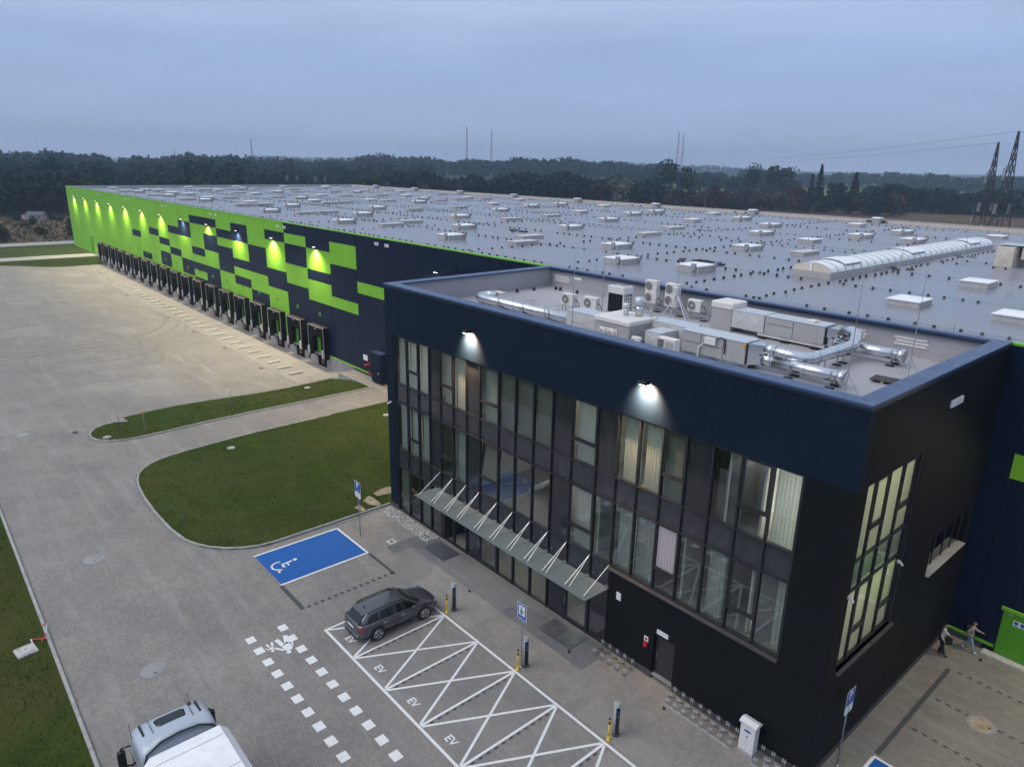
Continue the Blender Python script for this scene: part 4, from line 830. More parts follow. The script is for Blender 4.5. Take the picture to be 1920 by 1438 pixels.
# interior shell
for z0, z1 in ((-.02, .045), (4.0, 4.42), (8.2, 8.82)): OB().box(-OL+.36, -.36, .26, 9.0, z0, z1).build('floor_slab', 'interior_floor')
for z0, z1 in ((.05, 3.4), (4.43, 7.6), (8.83, 12.05)): OB().box(-OL+.36, -.36, 6.5, 6.6, z0, z1).build('interior_wall', 'interior_wall')
for z in (3.5, 7.74, 12.11): OB().box(-OL+.36, -.36, .345, 6.5, z, z+.08).build('ceiling', 'interior_wall')
for x in (-25.0, -21.0, -14.5, -11.6, -6.7, -5.0):
    for z0, z1 in ((4.43, 7.73), (8.83, 12.1)): OB().box(x-.06, x+.06, .5, 6.49, z0, z1).build('partition', 'interior_wall')
lampx = {8.83: (-27.6, -25.8, -22.5, -16.5, -12.8, -9.0, -3.4), 4.43: (-27.6, -17, -12.6), .05: (-19, -16.2, -12.4)}
for zf_, xs_ in lampx.items():
    for x in xs_:
        top = {8.83: 12.10, 4.43: 7.73, .05: 3.49}[zf_]; w = .9 if not (zf_ > 8 and x < -25) else 1.4
        OB().box(x-w/2, x+w/2, 1.6, 3.4, top-.03, top-.002).build('ceiling_light', 'ceiling_lamp')
# staircase seen through the tall glazing
st = OB()
for k in range(16): st.box(-18.6+k*.24, -18.36+k*.24, 2.4, 3.7, 4.5+k*.17, 4.66+k*.17)
st.build('staircase', 'interior_wall')
st = OB()
for k in range(14): st.box(-19.4+k*.26, -19.14+k*.26, 2.4, 3.7, .1+k*.19, .28+k*.19)
st.build('staircase', 'interior_wall')
# side windows ------------------------------------------------------
SYM = [.92, 1.95, 3.10, 4.38, 5.62]; SXG = -.16
OB().box(-.30, -.02, 5.63, 5.795, 4.52, 12.09).build('window_frame', 'frame_dark')
for y in SYM: OB().box(-.21, -.10, y-.035, y+.035, 4.55, 12.05).build('mullion', 'frame_dark')
for z in (12.02, 8.98, 7.76, 4.60):
    for k in range(4): OB().box(-.20, -.105, SYM[k]+.041, SYM[k+1]-.041, z-.035, z+.035).build('transom', 'frame_dark')
OB().box(-.2, .13, .86, 5.80, 4.43, 4.498).build('sill', 'sill_grey')
for k in range(4):
    y0, y1 = SYM[k]+.041, SYM[k+1]-.041
    for zb, zt_ in ((9.021, 11.979), (7.801, 8.939), (4.641, 7.719)):
        if k in (1, 3) and zt_-zb > 2:
            zm = zb+1.05; OB().box(-.20, -.10, y0, y1, zm-.06, zm+.06).build('transom', 'frame_dark'); OB().box(SXG-.02, SXG, y0, y1, zb, zm-.061).build('pane', 'glass')
            b = OB(); b.box(-.19, -.11, y0, y0+.07, zm+.061, zt_); b.box(-.19, -.11, y1-.07, y1, zm+.061, zt_); b.box(-.19, -.11, y0+.07, y1-.07, zm+.061, zm+.13); b.box(-.19, -.11, y0+.07, y1-.07, zt_-.07, zt_); b.build('window_sash', 'frame_dark')
            OB().box(SXG-.02, SXG, y0+.07, y1-.07, zm+.13, zt_-.07).build('pane', 'glass')
        else: OB().box(SXG-.02, SXG, y0, y1, zb, zt_).build('pane', 'glass')
        OB().box(-.225, -.215, y0-.03, y1+.03, zb, zt_).build('roller_blind', 'blind_cream')
for z in (8.83, 4.43): OB().box(-2.4, -.5, .9, 5.6, z+3.1, z+3.12).build('ceiling_light', 'ceiling_lamp')  # glowing slabs added to brighten the side blinds, not actual ceiling fittings
OB().box(-2.6, -2.55, 1.2, 5.4, 9.6, 10.0).build('added_blind_light', 'ceiling_lamp')  # glowing strip added behind the upper blinds to light them, no actual lamp
OB().box(-3.4, -.5, .80, .86, 4.43, 7.7).build('partition', 'interior_floor')  # dark screen added to block the lit side room behind the front panes
OB().box(-3.6, -3.5, .6, 6.49, 4.43, 12.1).build('partition', 'interior_wall')
# ribbon window at the back of the side wall
OB().box(-.30, .12, 9.04, 13.65, 5.335, 5.39).build('sill', 'concrete')
for y in (9.08, 10.25, 11.5, 12.6, 13.6): OB().box(-.30, -.22, y-.04, y+.04, 5.392, 7.21).build('mullion', 'frame_dark')
for a, b in ((9.13, 10.2), (10.3, 11.45), (11.55, 12.55), (12.65, 13.55)): OB().box(-.27, -.25, a, b, 5.392, 7.2).build('pane', 'glass')
OB().box(-2.2, -2.15, 9.0, 13.7, 5.0, 7.6).build('interior_wall', 'frame_dark')
# service door
dd = OB().box(-7.50, -6.40, .20, .25, .28, 2.41).build('door', 'door_dark'); OB().box(-7.50, -6.4, .02, .199, .2, .279).build('threshold', 'concrete'); OB().box(-7.40, -7.36, .13, .199, 1.15, 1.35).build('door_handle', 'chrome')
OB().box(-7.35, -6.75, -.05, -.001, 2.52, 2.72).build('emergency_sign', 'white_plastic'); OB().box(-8.0, -7.83, -.10, -.001, 1.52, 1.70).build('fire_alarm_box', 'red_plastic')
nb = OB().box(-8.03, -7.80, -.02, -.001, 1.76, 2.02).build('fire_notice', 'sign_white'); OB().box(-7.98, -7.85, -.024, -.021, 1.81, 1.96).build('notice_symbol', 'red_plastic'); OB().box(-9.78, -9.52, -.04, -.001, 3.02, 3.40).build('wall_box', 'white_plastic')
for a, lab in ((.79, 7.82), (5.12, 7.62)):
    c = OB().box(.0, .10, a-.05, a+.05, lab-.05, lab+.05).build('security_camera', 'white_plastic'); OB().cyl((.10, a, lab), (.24, a-.08, lab-.06), .045, n=10).build('camera_body', 'white_plastic')
OB().cyl((-29.3, -.001, 7.55), (-29.3, -.3, 7.45), .06, n=10).build('security_camera', 'white_plastic')
OB().bbox(.0, .09, 7.52, 8.80, 13.52, 13.80, .02).build('bulkhead_light', 'white_plastic')
OB().box(-26.75, -26.05, D-.49, D-.452, 14.55, 14.75).build('overflow_frame', 'skylight_white'); 
for yv, xv in ((D-.49, -6.9), (D-.49, -4.0), (D-.49, -28.0)):
    for dz, dx in ((.0, 0), (.16, .06), (.32, -.02)): OB().box(xv-.75+dx, xv+.75+dx, yv, yv+.036, 14.22+dz, 14.33+dz).build('vent_slat', 'hvac_white')
# glass canopy ------------------------------------------------------
CN = MX[4:15]; CZ = 3.32
for k in range(10):
    a = CN[k]-(.35 if k == 0 else 0)+.008; b = CN[k+1]+(.15 if k == 9 else 0)-.008
    OB().add([(a, -.02, CZ), (b, -.02, CZ), (b, -1.68, CZ+.02), (a, -1.68, CZ+.02), (a, -.02, CZ+.022), (b, -.02, CZ+.022), (b, -1.68, CZ+.042), (a, -1.68, CZ+.042)], [(0,3,2,1),(4,5,6,7),(0,1,5,4),(1,2,6,5),(2,3,7,6),(3,0,4,7)]).build('canopy_pane', 'canopy_glass')
for k, x in enumerate(CN):
    for dx in ((-.14, .14) if 0 < k < 10 else (-.14,)):
        OB().cyl((x, .03, 4.48), (x+dx, -1.45, CZ+.06), .014, n=6).build('tie_rod', 'chrome'); OB().cyl((x+dx, -1.45, CZ-.02), (x+dx, -1.45, CZ+.075), .035, n=8).build('rod_fixing', 'chrome')
    OB().box(x-.1, x+.1, -.10, .03, CZ+.045, CZ+.09).build('clamp', 'steel_galv'); OB().cyl((x, .035, 4.48), (x, -.04, 4.46), .035, n=8).build('rod_anchor', 'chrome')
for i, (x, z) in enumerate(((-20.95, 13.72), (-8.90, 13.80))):
    lamp(x, -.005, z, ('left' if i == 0 else 'right')+' one of two floodlights shining on the navy office front', 5200, color=(1.0, .62, .32), group='floodlights on the office front', spot=112, aim=-1.1, off=.46)
# door grilles in the paving
for x0, x1 in ((-23.74, -21.63), (-13.5, -11.26)):
    g = empty('entrance_grille', ((x0+x1)/2, -.85, .008)); tag(g, 'rectangular steel entrance grille in paving before the %s glass door' % ('left' if x0 < -20 else 'right'), 'floor grille', 'entrance grilles'); w = (x1-x0)/2
    MB().box(-w, w, -.62, .62, .0, .006).build('tray', 'black_metal', g)
    for k in range(17): y = -.58+k*.0725; MB().box(-w+.02, w-.02, y-.014, y+.014, .0065, .016).build('bar', 'steel_galv', g)
# gravel / cobble strip at the corner
cs = MB(); rr = random.Random(9)
for i in range(420):
    x = rr.uniform(-29.5, -24.1); y = rr.uniform(-1.0, -.08); s_ = rr.uniform(.03, .075); cs.lathe((x, y, .008), [(s_, 0), (s_*1.05, s_*.4), (s_*.5, s_*.8)], 5)
o = cs.build('cobble_strip', 'concrete_light'); tag(o, 'rough grey cobble strip along the foot of the glazed corner', 'cobbles', kind='stuff')
# ------------------------------------------------------------------ rooftop plant on the office
def fan(parent, c, r, n='fan_grille', hub=True):
    """round fan opening on a face looking to -y"""
    x, y, z = c
    f = MB().cyl((x, y, z), (x, y-.012, z), r, n=24).build('fan', 'fan_grille', parent)
    MB().tube([(x+r*math.cos(t), y-.014, z+r*math.sin(t)) for t in np.linspace(0, 2*math.pi, 25)], .012, 5, False).build('fan_ring', 'hvac_white', f)
    b = MB()
    for q in (.35, .6, .82): b.tube([(x+r*q*math.cos(t), y-.016, z+r*q*math.sin(t)) for t in np.linspace(0, 2*math.pi, 21)], .006, 4, False)
    b.build('grille', 'hvac_grey', f)
    if hub: MB().cyl((x, y-.012, z), (x, y-.03, z), r*.22, n=14).build('hub', 'hvac_white', f)
def split(x0, x1, y, z0, h, fans, label, d=.36, stand=True, group='air-conditioning condensers on the office roof'):
    o = empty('condenser_unit', ((x0+x1)/2, y, OR)); tag(o, label, 'condenser', group); w = (x1-x0)/2; zz = z0-OR
    MB().bbox(-w, w, 0, d, zz, zz+h, .025).build('casing', 'hvac_white', o)
    for k in range(fans):
        r = min(w*.62, h/fans*.40); fan(o, (-w+r*1.12, -.002, zz+h*(k+.5)/fans), r, hub=(fans == 1))
    MB().box(w*.25, w*.26, -.004, .0, zz+.02, zz+h-.02).build('seam', 'hvac_grey', o); MB().box(w*.45, w*.8, -.006, .0, zz+h*.86, zz+h*.89).build('name_strip', 'hvac_grey', o)
    for k in range(6): MB().box(w+.001, w+.008, .06, d-.06, zz+h*.5+k*.05*h, zz+h*.515+k*.05*h).build('louvre', 'hvac_grey', o)
    MB().tube([(w, .2, zz+.35), (w+.14, .2, zz+.38), (w+.18, .22, zz+.22), (w+.30, .2, zz+.26), (w+.28, .2, zz-.02), (w+.1, .25, zz-.1)], .025, 6).build('pipe', 'hose_black', o, True)
    if stand:
        st = MB(); st.box(-w-.05, w+.05, .02, .06, zz-.06, zz-.002); st.box(-w-.05, w+.05, d-.06, d-.02, zz-.06, zz-.002)
        for sx in (-w+.05, w-.05):
            for sy_ in (.04, d-.04): st.box(sx-.02, sx+.02, sy_-.02, sy_+.02, .0, zz-.06)
        st.build('stand', 'steel_galv', o)
    return o
split(-22.2, -21.2, 8.1, 14.12, .72, 1, 'leftmost small single-fan condenser in the back left of office roof')
split(-20.5, -19.5, 8.25, 14.12, .74, 1, 'second small single-fan condenser beside the tall green-grilled unit')
split(-19.3, -18.42, 12.5, 14.22, 1.42, 2, 'left one of two tall twin-fan condensers by the back parapet')
split(-17.8, -16.85, 12.55, 14.22, 1.40, 2, 'right twin-fan condenser standing behind the white tripod mast')
split(-16.0, -15.1, 12.42, 14.22, .70, 1, 'small single-fan condenser right of the tripod mast')
rk = empty('support_frame', (-17.3, 12.3, OR)); tag(rk, 'long galvanised steel frame under the condensers by back parapet', 'steel frame')
for y in (-.02, .62): MB().box(-2.6, 2.9, y-.03, y+.03, .28, .34).build('rail', 'steel_galv', rk)
for x in (-2.4, -.8, .9, 2.6):
    MB().box(x-.03, x+.03, -.02, .62, .22, .279).build('crossbar', 'steel_galv', rk); MB().box(x-.03, x+.03, -.02, .04, .0, .219).build('post', 'steel_galv', rk); MB().box(x-.18, x+.18, -.15, .2, .0, .04).build('foot_pad', 'rubber', rk)
# tall VRF unit with green finned sides
v = empty('cooling_unit', (-19.1, 9.95, OR)); tag(v, 'large white cooling unit with dark green finned grille sides', 'cooling unit')
MB().bbox(-.64, .64, -.44, .44, 1.28, 1.72, .03).build('fan_deck', 'hvac_white', v); MB().box(-.58, .58, -.40, .40, .12, 1.279).build('coil', 'hvac_dark', v)
for sx in (-.61, .61):
    for sy_ in (-.41, .41): MB().box(sx-.035, sx+.035, sy_-.035, sy_+.035, .05, 1.279).build('corner_post', 'hvac_white', v)
MB().box(-.64, .64, -.44, .44, .02, .12).build('base', 'hvac_white', v)
for k in range(1, 6): MB().box(-.58+k*.193-.012, -.58+k*.193+.012, -.425, -.402, .12, 1.279).build('grille_bar', 'leaf_pale', v)
for k in range(1, 6): MB().box(-.57, .57, -.425, -.402, .12+k*.193-.012, .12+k*.193+.012).build('grille_bar', 'leaf_pale', v)
for k in range(1, 4): MB().box(.582, .60, -.40+k*.2-.03, -.40+k*.2+.03, .12, 1.279).build('grille_bar', 'hvac_white', v)
for k in range(1, 6): MB().box(.582, .602, -.37, .37, .12+k*.193-.03, .12+k*.193+.03).build('grille_bar', 'hvac_white', v)
for s in (-.3, .3): MB().lathe((s, 0, 1.72), [(.26, 0), (.26, .05), (.22, .06), (.22, .02), (.05, .03)], 20).build('top_fan', 'hvac_grey', v)
# round ducts
def duct(name, pts, r, label, ends=True, feet=(), group=None, par=None):
    o = empty(name, (pts[0][0], pts[0][1], OR)); tag(o, label, 'duct', group); of_ = Vector((pts[0][0], pts[0][1], OR))
    P = [Vector(p)-of_ for p in pts]; MB().tube(P, r, 20).build('pipe', 'duct_galv', o, True)
    for a, b in zip(P, P[1:]):
        L = (b-a).length
        for t in ([0.05, .95] if L < 2.2 else [.03]+[k/round(L/1.5) for k in range(1, round(L/1.5))]+[.97]):
            if L < .6: continue
            c = a.lerp(b, t); d = (b-a).normalized(); MB().cyl(c-d*.025, c+d*.025, r*1.05, n=20).build('collar', 'alu', o, True)
    for x, y, z in feet:
        q = Vector((x, y, OR))-of_; h = z-OR
        MB().box(q.x-.02, q.x+.02, q.y-r-.05, q.y-r-.01, .0, h+r).build('hanger_leg', 'steel_galv', o); MB().box(q.x-.02, q.x+.02, q.y+r+.01, q.y+r+.05, .0, h+r).build('hanger_leg', 'steel_galv', o); MB().box(q.x-.02, q.x+.02, q.y-r-.05, q.y+r+.05, h-r-.05, h-r-.01).build('hanger_bar', 'steel_galv', o)
        for sg in (-1, 1): MB().bbox(q.x-.18, q.x+.18, q.y+sg*(r+.03)-.14, q.y+sg*(r+.03)+.14, .0, .05, .02).build('foot_pad', 'rubber', o)
    return o
o = duct('round_duct', [(-18.2, 5.0, 14.22), (-26.0, 5.0, 14.22), (-26.5, 5.05, 14.22), (-26.75, 5.25, 14.22), (-26.85, 5.6, 14.22)], .29, 'long silver spiral duct along the front left parapet', feet=((-24.2, 5.0, 14.22), (-22.0, 5.0, 14.22), (-19.8, 5.0, 14.22)))
for x in (-5.9, -4.0, -1.9):
    b = MB(); zz = .72; b.tube([(x, -.36, .05), (x, -.36, zz+.12), (x, .75, zz+.12), (x, .75, .05)], .02, 5); b.build('hanger_frame', 'steel_galv', o)
MB().tube([(-8.3, .1, .42), (-8.6, .5, .45), (-8.4, .9, .5), (-7.9, 1.0, .5)], .27, 16).build('elbow', 'duct_galv', o, True); MB().bbox(-8.5, -7.6, 1.25, 1.75, .55, .68, .03).build('cowl', 'membrane_beige', o)
o = duct('round_duct', [(-6.6, 5.57, 14.28), (-3.35, 5.57, 14.28)], .26, 'near silver round duct ending open near the front right corner', feet=((-5.6, 5.57, 14.28), (-3.8, 5.57, 14.28)), group='open-ended round ducts'); q = o
MB().lathe((3.25, 0, 0), [(.30, 0), (.30, .02)], 20); MB().cyl((3.0, 0, .48), (3.27, 0, .48), .32, n=24).build('end_collar', 'duct_galv', o, True); MB().cyl((3.275, 0, .48), (3.28, 0, .48), .28, n=24).build('mouth', 'hvac_grey', o); MB().box(3.282, 3.29, -.02, .02, .22, .74).build('flap_axle', 'steel_galv', o)
o = duct('round_duct', [(-6.5, 11.25, 14.30), (-3.25, 11.25, 14.30)], .26, 'far silver round duct ending open near the back right corner', feet=((-6.0, 11.25, 14.3), (-3.7, 11.25, 14.3)), group='open-ended round ducts')
MB().cyl((2.98, 0, .5), (3.27, 0, .5), .32, n=24).build('end_collar', 'duct_galv', o, True); MB().cyl((3.275, 0, .5), (3.28, 0, .5), .28, n=24).build('mouth', 'hvac_grey', o); MB().box(3.282, 3.29, -.02, .02, .24, .76).build('flap_axle', 'steel_galv', o)
o = duct('round_duct', [(-6.95, 5.75, 14.72), (-6.0, 5.78, 14.66), (-5.55, 5.95, 14.60), (-5.35, 6.3, 14.55), (-5.3, 6.9, 14.52), (-5.3, 9.9, 14.50), (-5.3, 10.45, 14.55), (-5.32, 10.75, 14.75), (-5.4, 10.95, 14.95), (-5.75, 11.25, 15.0), (-6.25, 11.5, 14.85)], .27, 'curved silver duct linking the two air-handling rows', feet=((-5.3, 7.6, 14.52), (-5.3, 9.4, 14.50)))
# air handling rows
def ahu(name, boxes, label):
    x0, y0 = boxes[0][1][0], boxes[0][1][2]; o = empty(name, (x0, y0, OR)); tag(o, label, 'air handling unit'); return o, (x0, y0)
o = empty('air_handler', (-9.3, 5.6, OR)); tag(o, 'front air-handling unit with grey panels and orange switch behind parapet', 'air handling unit')
MB().bbox(-1.7, 1.72, -.6, .6, .22, 1.18, .02).build('casing', 'hvac_grey', o); MB().box(-1.72, 1.70, -.62, .62, 1.182, 1.21).build('top_sheet', 'wrap_foil', o)
for x in (-.6, .6): MB().box(x-.012, x+.012, -.612, -.601, .25, 1.15).build('panel_joint', 'hvac_dark', o)
MB().box(-1.65, .58, -.611, -.601, .70, .715).build('panel_joint', 'hvac_dark', o)
MB().box(1.722, 1.76, -.55, .55, .26, 1.14).build('connection_end', 'black_metal', o); MB().box(1.62, 1.74, -.66, -.602, .98, 1.12).build('isolator_switch', 'orange', o)
for y in (-.4, .4): MB().bbox(-1.75, 1.8, y-.06, y+.06, .05, .215, .01).build('base_rail', 'steel_galv', o)
for x in (-1.4, 0, 1.4): MB().bbox(x-.2, x+.2, -.7, .7, .0, .05, .01).build('foot_pad', 'rubber', o)
for zz, rr_ in ((.92, .27), (.48, .26)): MB().add([(1.77,-.45,zz-.3),(1.77,.45,zz-.3),(1.77,.45,zz+.24),(1.77,-.45,zz+.24)]+[(2.35, .12+rr_*math.cos(t) if zz > .8 else rr_*math.cos(t)-.03, zz+rr_*math.sin(t)) for t in (R(225), R(315), R(45), R(135))], [(0,1,5,4),(1,2,6,5),(2,3,7,6),(3,0,4,7)]).build('transition', 'duct_galv', o); MB().cyl((2.33, (.12 if zz > .8 else -.03), zz), (2.75, (.12 if zz > .8 else -.03), zz), rr_*1.04, n=20).build('spigot', 'duct_galv', o, True)
MB().bbox(-.35, .25, -.74, -.615, .80, 1.12, .02).build('junction_box', 'hvac_white', o); MB().tube([(.2, -.7, 1.05), (.5, -.68, 1.22), (.7, -.66, 1.15), (.72, -.65, .5)], .03, 6).build('cable', 'hose_black', o); MB().tube([(-.4, -.72, .8), (-.62, -.74, .55), (-.62, -.75, .1)], .035, 6).build('conduit', 'white_plastic', o)
o = empty('air_handler', (-9.0, 11.7, OR)); tag(o, 'rear air-handling unit with grey panels on rails by back parapet', 'air handling unit')
MB().bbox(-1.2, 2.0, -.58, .58, .30, 1.20, .02).build('casing', 'hvac_grey', o); MB().box(-1.22, 1.98, -.60, .60, 1.202, 1.23).build('top_sheet', 'wrap_foil', o); MB().box(.35, .37, -.592, -.581, .32, 1.18).build('panel_joint', 'hvac_dark', o); MB().box(-1.1, .34, -.592, -.581, .85, .865).build('panel_joint', 'hvac_dark', o)
MB().box(2.002, 2.04, -.52, .52, .34, 1.16).build('connection_end', 'black_metal', o); MB().bbox(.9, 1.3, -.3, .2, 1.232, 1.34, .02).build('control_box', 'hvac_white', o)
for y in (-.45, .45): MB().bbox(-1.6, 2.05, y-.06, y+.06, .12, .295, .01).build('base_rail', 'hvac_white', o)
for x in (-1.3, 0, 1.6): MB().bbox(x-.2, x+.2, -.65, .65, .0, .12, .01).build('foot_pad', 'rubber', o)
for zz, cy in ((.95, -.15), (.50, -.42)): MB().add([(2.05,-.42,zz-.27),(2.05,.42,zz-.27),(2.05,.42,zz+.2),(2.05,-.42,zz+.2)]+[(2.6, cy+.26*math.cos(t), zz+.26*math.sin(t)) for t in (R(225), R(315), R(45), R(135))], [(0,1,5,4),(1,2,6,5),(2,3,7,6),(3,0,4,7)]).build('transition', 'duct_galv', o); MB().cyl((2.58, cy, zz), (2.85, cy, zz), .27, n=20).build('spigot', 'duct_galv', o, True)
def wrapped(name, x0, x1, y0, y1, z0, z1, label, seams=2, side='wrap_white', top='wrap_foil', xseam=True):
    o = empty(name, ((x0+x1)/2, (y0+y1)/2, OR)); tag(o, label, 'wrapped duct'); w, d = (x1-x0)/2, (y1-y0)/2
    # faces pinched like fabric stretched over a frame
    n = max(1, seams)
    for k in range(n):
        a = -w+2*w*k/n; b = -w+2*w*(k+1)/n; c = (a+b)/2; zm = (z0+z1)/2-OR; za, zb = z0-OR, z1-OR
        MB().add([(a,-d,za),(b,-d,za),(b,-d,zb),(a,-d,zb),(c,-d-.05,zm),(a,d,za),(b,d,za),(b,d,zb),(a,d,zb)], [(0,1,4),(1,2,4),(2,3,4),(3,0,4),(6,5,8,7),(1,6,7,2),(5,0,3,8),(0,5,6,1)]).build('side_wrap', side, o)
        MB().box(a+.01, b-.01, -d-.02, d+.02, zb+.001, zb+.03).build('top_sheet', top, o)
    return o
wrapped('insulated_duct', -13.55, -11.05, 5.6, 6.7, 14.1, 14.95, 'white wrapped duct running between box and front air handler', 2)
wrapped('insulated_duct', -18.1, -15.75, 4.4, 5.5, 14.0, 14.85, 'foil wrapped box joining the long left duct', 1)
wrapped('insulated_duct', -12.15, -10.25, 11.12, 12.3, 14.1, 15.02, 'white wrapped duct leading to the rear air handler', 2)
wrapped('insulated_duct', -12.55, -11.6, 4.2, 5.5, 14.0, 14.75, 'small grey wrapped duct box behind front parapet', 1)
# insulated boxes
o = empty('insulated_box', (-14.45, 4.95, OR)); tag(o, 'big pale membrane-covered box with round outlets and vent pipes', 'plant box')
MB().bbox(-1.15, 1.15, -1.05, 1.1, .0, 1.05, .03).build('body', 'hvac_grey', o); MB().bbox(-1.2, 1.2, -1.1, 1.15, 1.052, 1.28, .05).build('lid', 'hvac_white', o)
pn = MB().bbox(-.75, .45, -1.12, -1.055, .30, .82, .03).build('outlet_plate', 'hvac_white', o)
for x in (-.45, .15): MB().cyl((x, -1.12, .55), (x, -1.32, .55), .22, .2, 18).build('outlet', 'hvac_white', o, True); MB().cyl((x, -1.321, .55), (x, -1.325, .55), .17, n=18).build('outlet_mouth', 'hvac_grey', o)
for x, y, r, h in ((-.1, .15, .13, .62), (.45, .5, .19, .95)):
    vp = MB().cyl((x, y, 1.28), (x, y, 1.28+h*.6), r, n=14).build('vent_pipe', 'alu', o, True); MB().cyl((x, y, 1.28+h*.6), (x, y, 1.28+h), r*1.35, n=14).build('vent_cap', 'wrap_foil', o, True)
MB().cyl((.95, .85, 1.28), (.95, .85, 1.72), .08, n=10).build('vent_pipe', 'curb_grey', o)
o = empty('insulated_box', (-12.85, 11.85, OR)); tag(o, 'tall pale grey box with white top beside the rear duct', 'plant box'); MB().bbox(-.65, .65, -.7, .7, .0, 1.22, .03).build('body', 'hvac_grey', o); MB().bbox(-.69, .69, -.74, .74, 1.222, 1.56, .06).build('lid', 'hvac_white', o)
# condenser with side louvres just behind the front parapet
o = empty('condenser_unit', (-10.65, 3.55, OR)); tag(o, 'white condenser with slotted side close behind the front parapet', 'condenser', 'air-conditioning condensers on the office roof'); MB().bbox(-.5, .5, -.2, .2, .15, 1.05, .02).build('casing', 'hvac_white', o); MB().box(-.05, .42, -.212, -.201, .2, .92).build('fan_recess', 'hvac_grey', o)
for k in range(7): MB().box(-.512, -.501, -.17, .17, .22+k*.11, .29+k*.11).build('slot', 'black_metal', o); MB().box(-.47, -.12, -.212, -.201, .22+k*.11, .29+k*.11).build('slot', 'black_metal', o)
for x in (-.4, .4): MB().box(x-.05, x+.05, -.2, .2, .0, .149).build('foot', 'rubber', o)
split(-12.9, -12.4, 3.6, 13.95, .55, 1, 'tiny white wall fan unit below the big box lid', .25)
# pallet
o = empty('pallet', (-2.75, 8.1, OR), R(6)); tag(o, 'weathered slab pallet lying on the roof near the right coping', 'pallet')
for k in range(4): MB().bbox(-.5, .5, -.4+k*.21, -.22+k*.21, .10, .15, .01).build('board', 'slab_dark', o)
for x in (-.42, 0, .42): MB().box(x-.05, x+.05, -.4, .42, .0, .099).build('block', 'brown_metal', o)
for x, y, l in ((-27.6, 12.9, 'left foot of the touching pair'), (-27.2, 12.95, 'right foot of the touching pair'), (-25.6, 13.0, 'foot right of the pair, nearest the vent slot'), (-28.3, 11.4, 'first foot left of the pair along the left parapet'), (-28.4, 9.9, 'middle foot along the left parapet'), (-28.4, 8.0, 'last foot along the left parapet, nearest the duct')):
    o = MB().lathe((0, 0, 0), [(.13, 0), (.13, .04), (.07, .2), (.07, .24)], 10).build('conductor_holder', 'rail_black', loc=(x, y, OR)); tag(o, 'black conductor '+l, 'cable holder', 'black conductor feet on the office roof')
# lightning rods
def rod(x, y, z, h, label, tri=0.0, mats=True, r=.018):
    o = empty('lightning_rod', (x, y, z)); tag(o, label, 'lightning rod', 'lightning rods on the roofs')
    MB().cyl((0, 0, .0), (0, 0, h*.45), r*1.35, r*1.2, 6).build('lower_tube', 'alu', o); MB().cyl((0, 0, h*.45), (0, 0, h), r, r*.35, 6).build('tip', 'alu', o)
    if tri:
        for k in range(3):
            a = R(30+120*k); MB().cyl((tri*.55*math.cos(a), tri*.55*math.sin(a), 0), (0, 0, tri), .014, n=5).build('strut', 'alu', o)
            if mats: MB().bbox(tri*.6*math.cos(a)-.28, tri*.6*math.cos(a)+.28, tri*.6*math.sin(a)-.2, tri*.6*math.sin(a)+.2, 0, .09, .02).build('ballast_block', 'slab_dark', o)
rod(-3.03, 5.05, OR, 4.6, 'thin lightning rod by the near open duct mouth', .9, False); rod(-2.4, 9.6, OR, 4.6, 'thin lightning rod near the right coping beside the pallet', .9, False)
rod(-16.9, 3.6, OR, 4.6, 'thin lightning rod in front of the foil wrapped box', .9, False); rod(-19.75, 9.1, OR, 4.8, 'thin lightning rod at the left of the green-grilled unit', 0)
for x, y, h, l in ((-29.0, 30.3, 4.8, 'lightning rod left of the barrel rooflight'), (-15.2, 41.0, 5, 'lightning rod standing midway along the barrel rooflight'), (-15.0, 55.5, 5, 'lightning rod near the far end of the barrel rooflight'), (-58.0, 36.0, 4.8, 'lightning rod with ballast blocks at the middle of warehouse roof'), (-46.5, 58.0, 4.8, 'lightning rod on the rear middle of warehouse roof'), (-26.5, 47.0, 4.8, 'lightning rod behind the square vents near barrel rooflight')): rod(x, y, ROOF, h, l, 1.3)
rod(-16.3, 11.7, OR, 4.2, 'lightning rod held by the white tripod on office roof', 0, False)
tp = empty('tripod_mast', (-16.3, 11.7, OR)); tag(tp, 'white four-legged tripod mast before the twin-fan condenser', 'tripod')
for dx, dy in ((-.85, -.1), (-.6, .35), (.9, -.15), (.75, .4)): MB().cyl((dx, dy, 0), (0, 0, 1.45), .03, n=6).build('leg', 'white_plastic', tp)
MB().bbox(-.16, .12, -.12, .12, 1.46, 1.85, .05).build('head', 'wrap_white', tp)
# fabric-covered duct unit at the right edge of the warehouse roof
fd = empty('rooftop_duct', (-9.9, 52.0, ROOF)); tag(fd, 'cream fabric-wrapped duct elbow at right edge of warehouse roof', 'wrapped duct')
MB().add([(-1.2,-1.4,0),(.2,-1.6,0),(.6,1.2,0),(-1.0,1.4,0),(-1.2,-1.4,1.75),(.2,-1.6,1.75),(.6,1.2,1.85),(-1.0,1.4,1.85),(-.5,-1.62,.9)], [(0,1,8),(1,5,8),(5,4,8),(4,0,8),(1,2,6,5),(2,3,7,6),(3,0,4,7),(4,5,6,7)]).build('elbow_wrap', 'membrane_beige', fd)
MB().bbox(.62, 8, -1.1, 1.0, .75, 1.75, .05).build('horizontal_wrap', 'membrane_beige', fd); MB().box(-1.25, 8, -1.2, 1.2, 1.86, 1.90).build('top_sheet', 'wrap_foil', fd); MB().bbox(2.0, 3.0, -.9, .9, 0, .74, .03).build('support', 'steel_galv', fd)
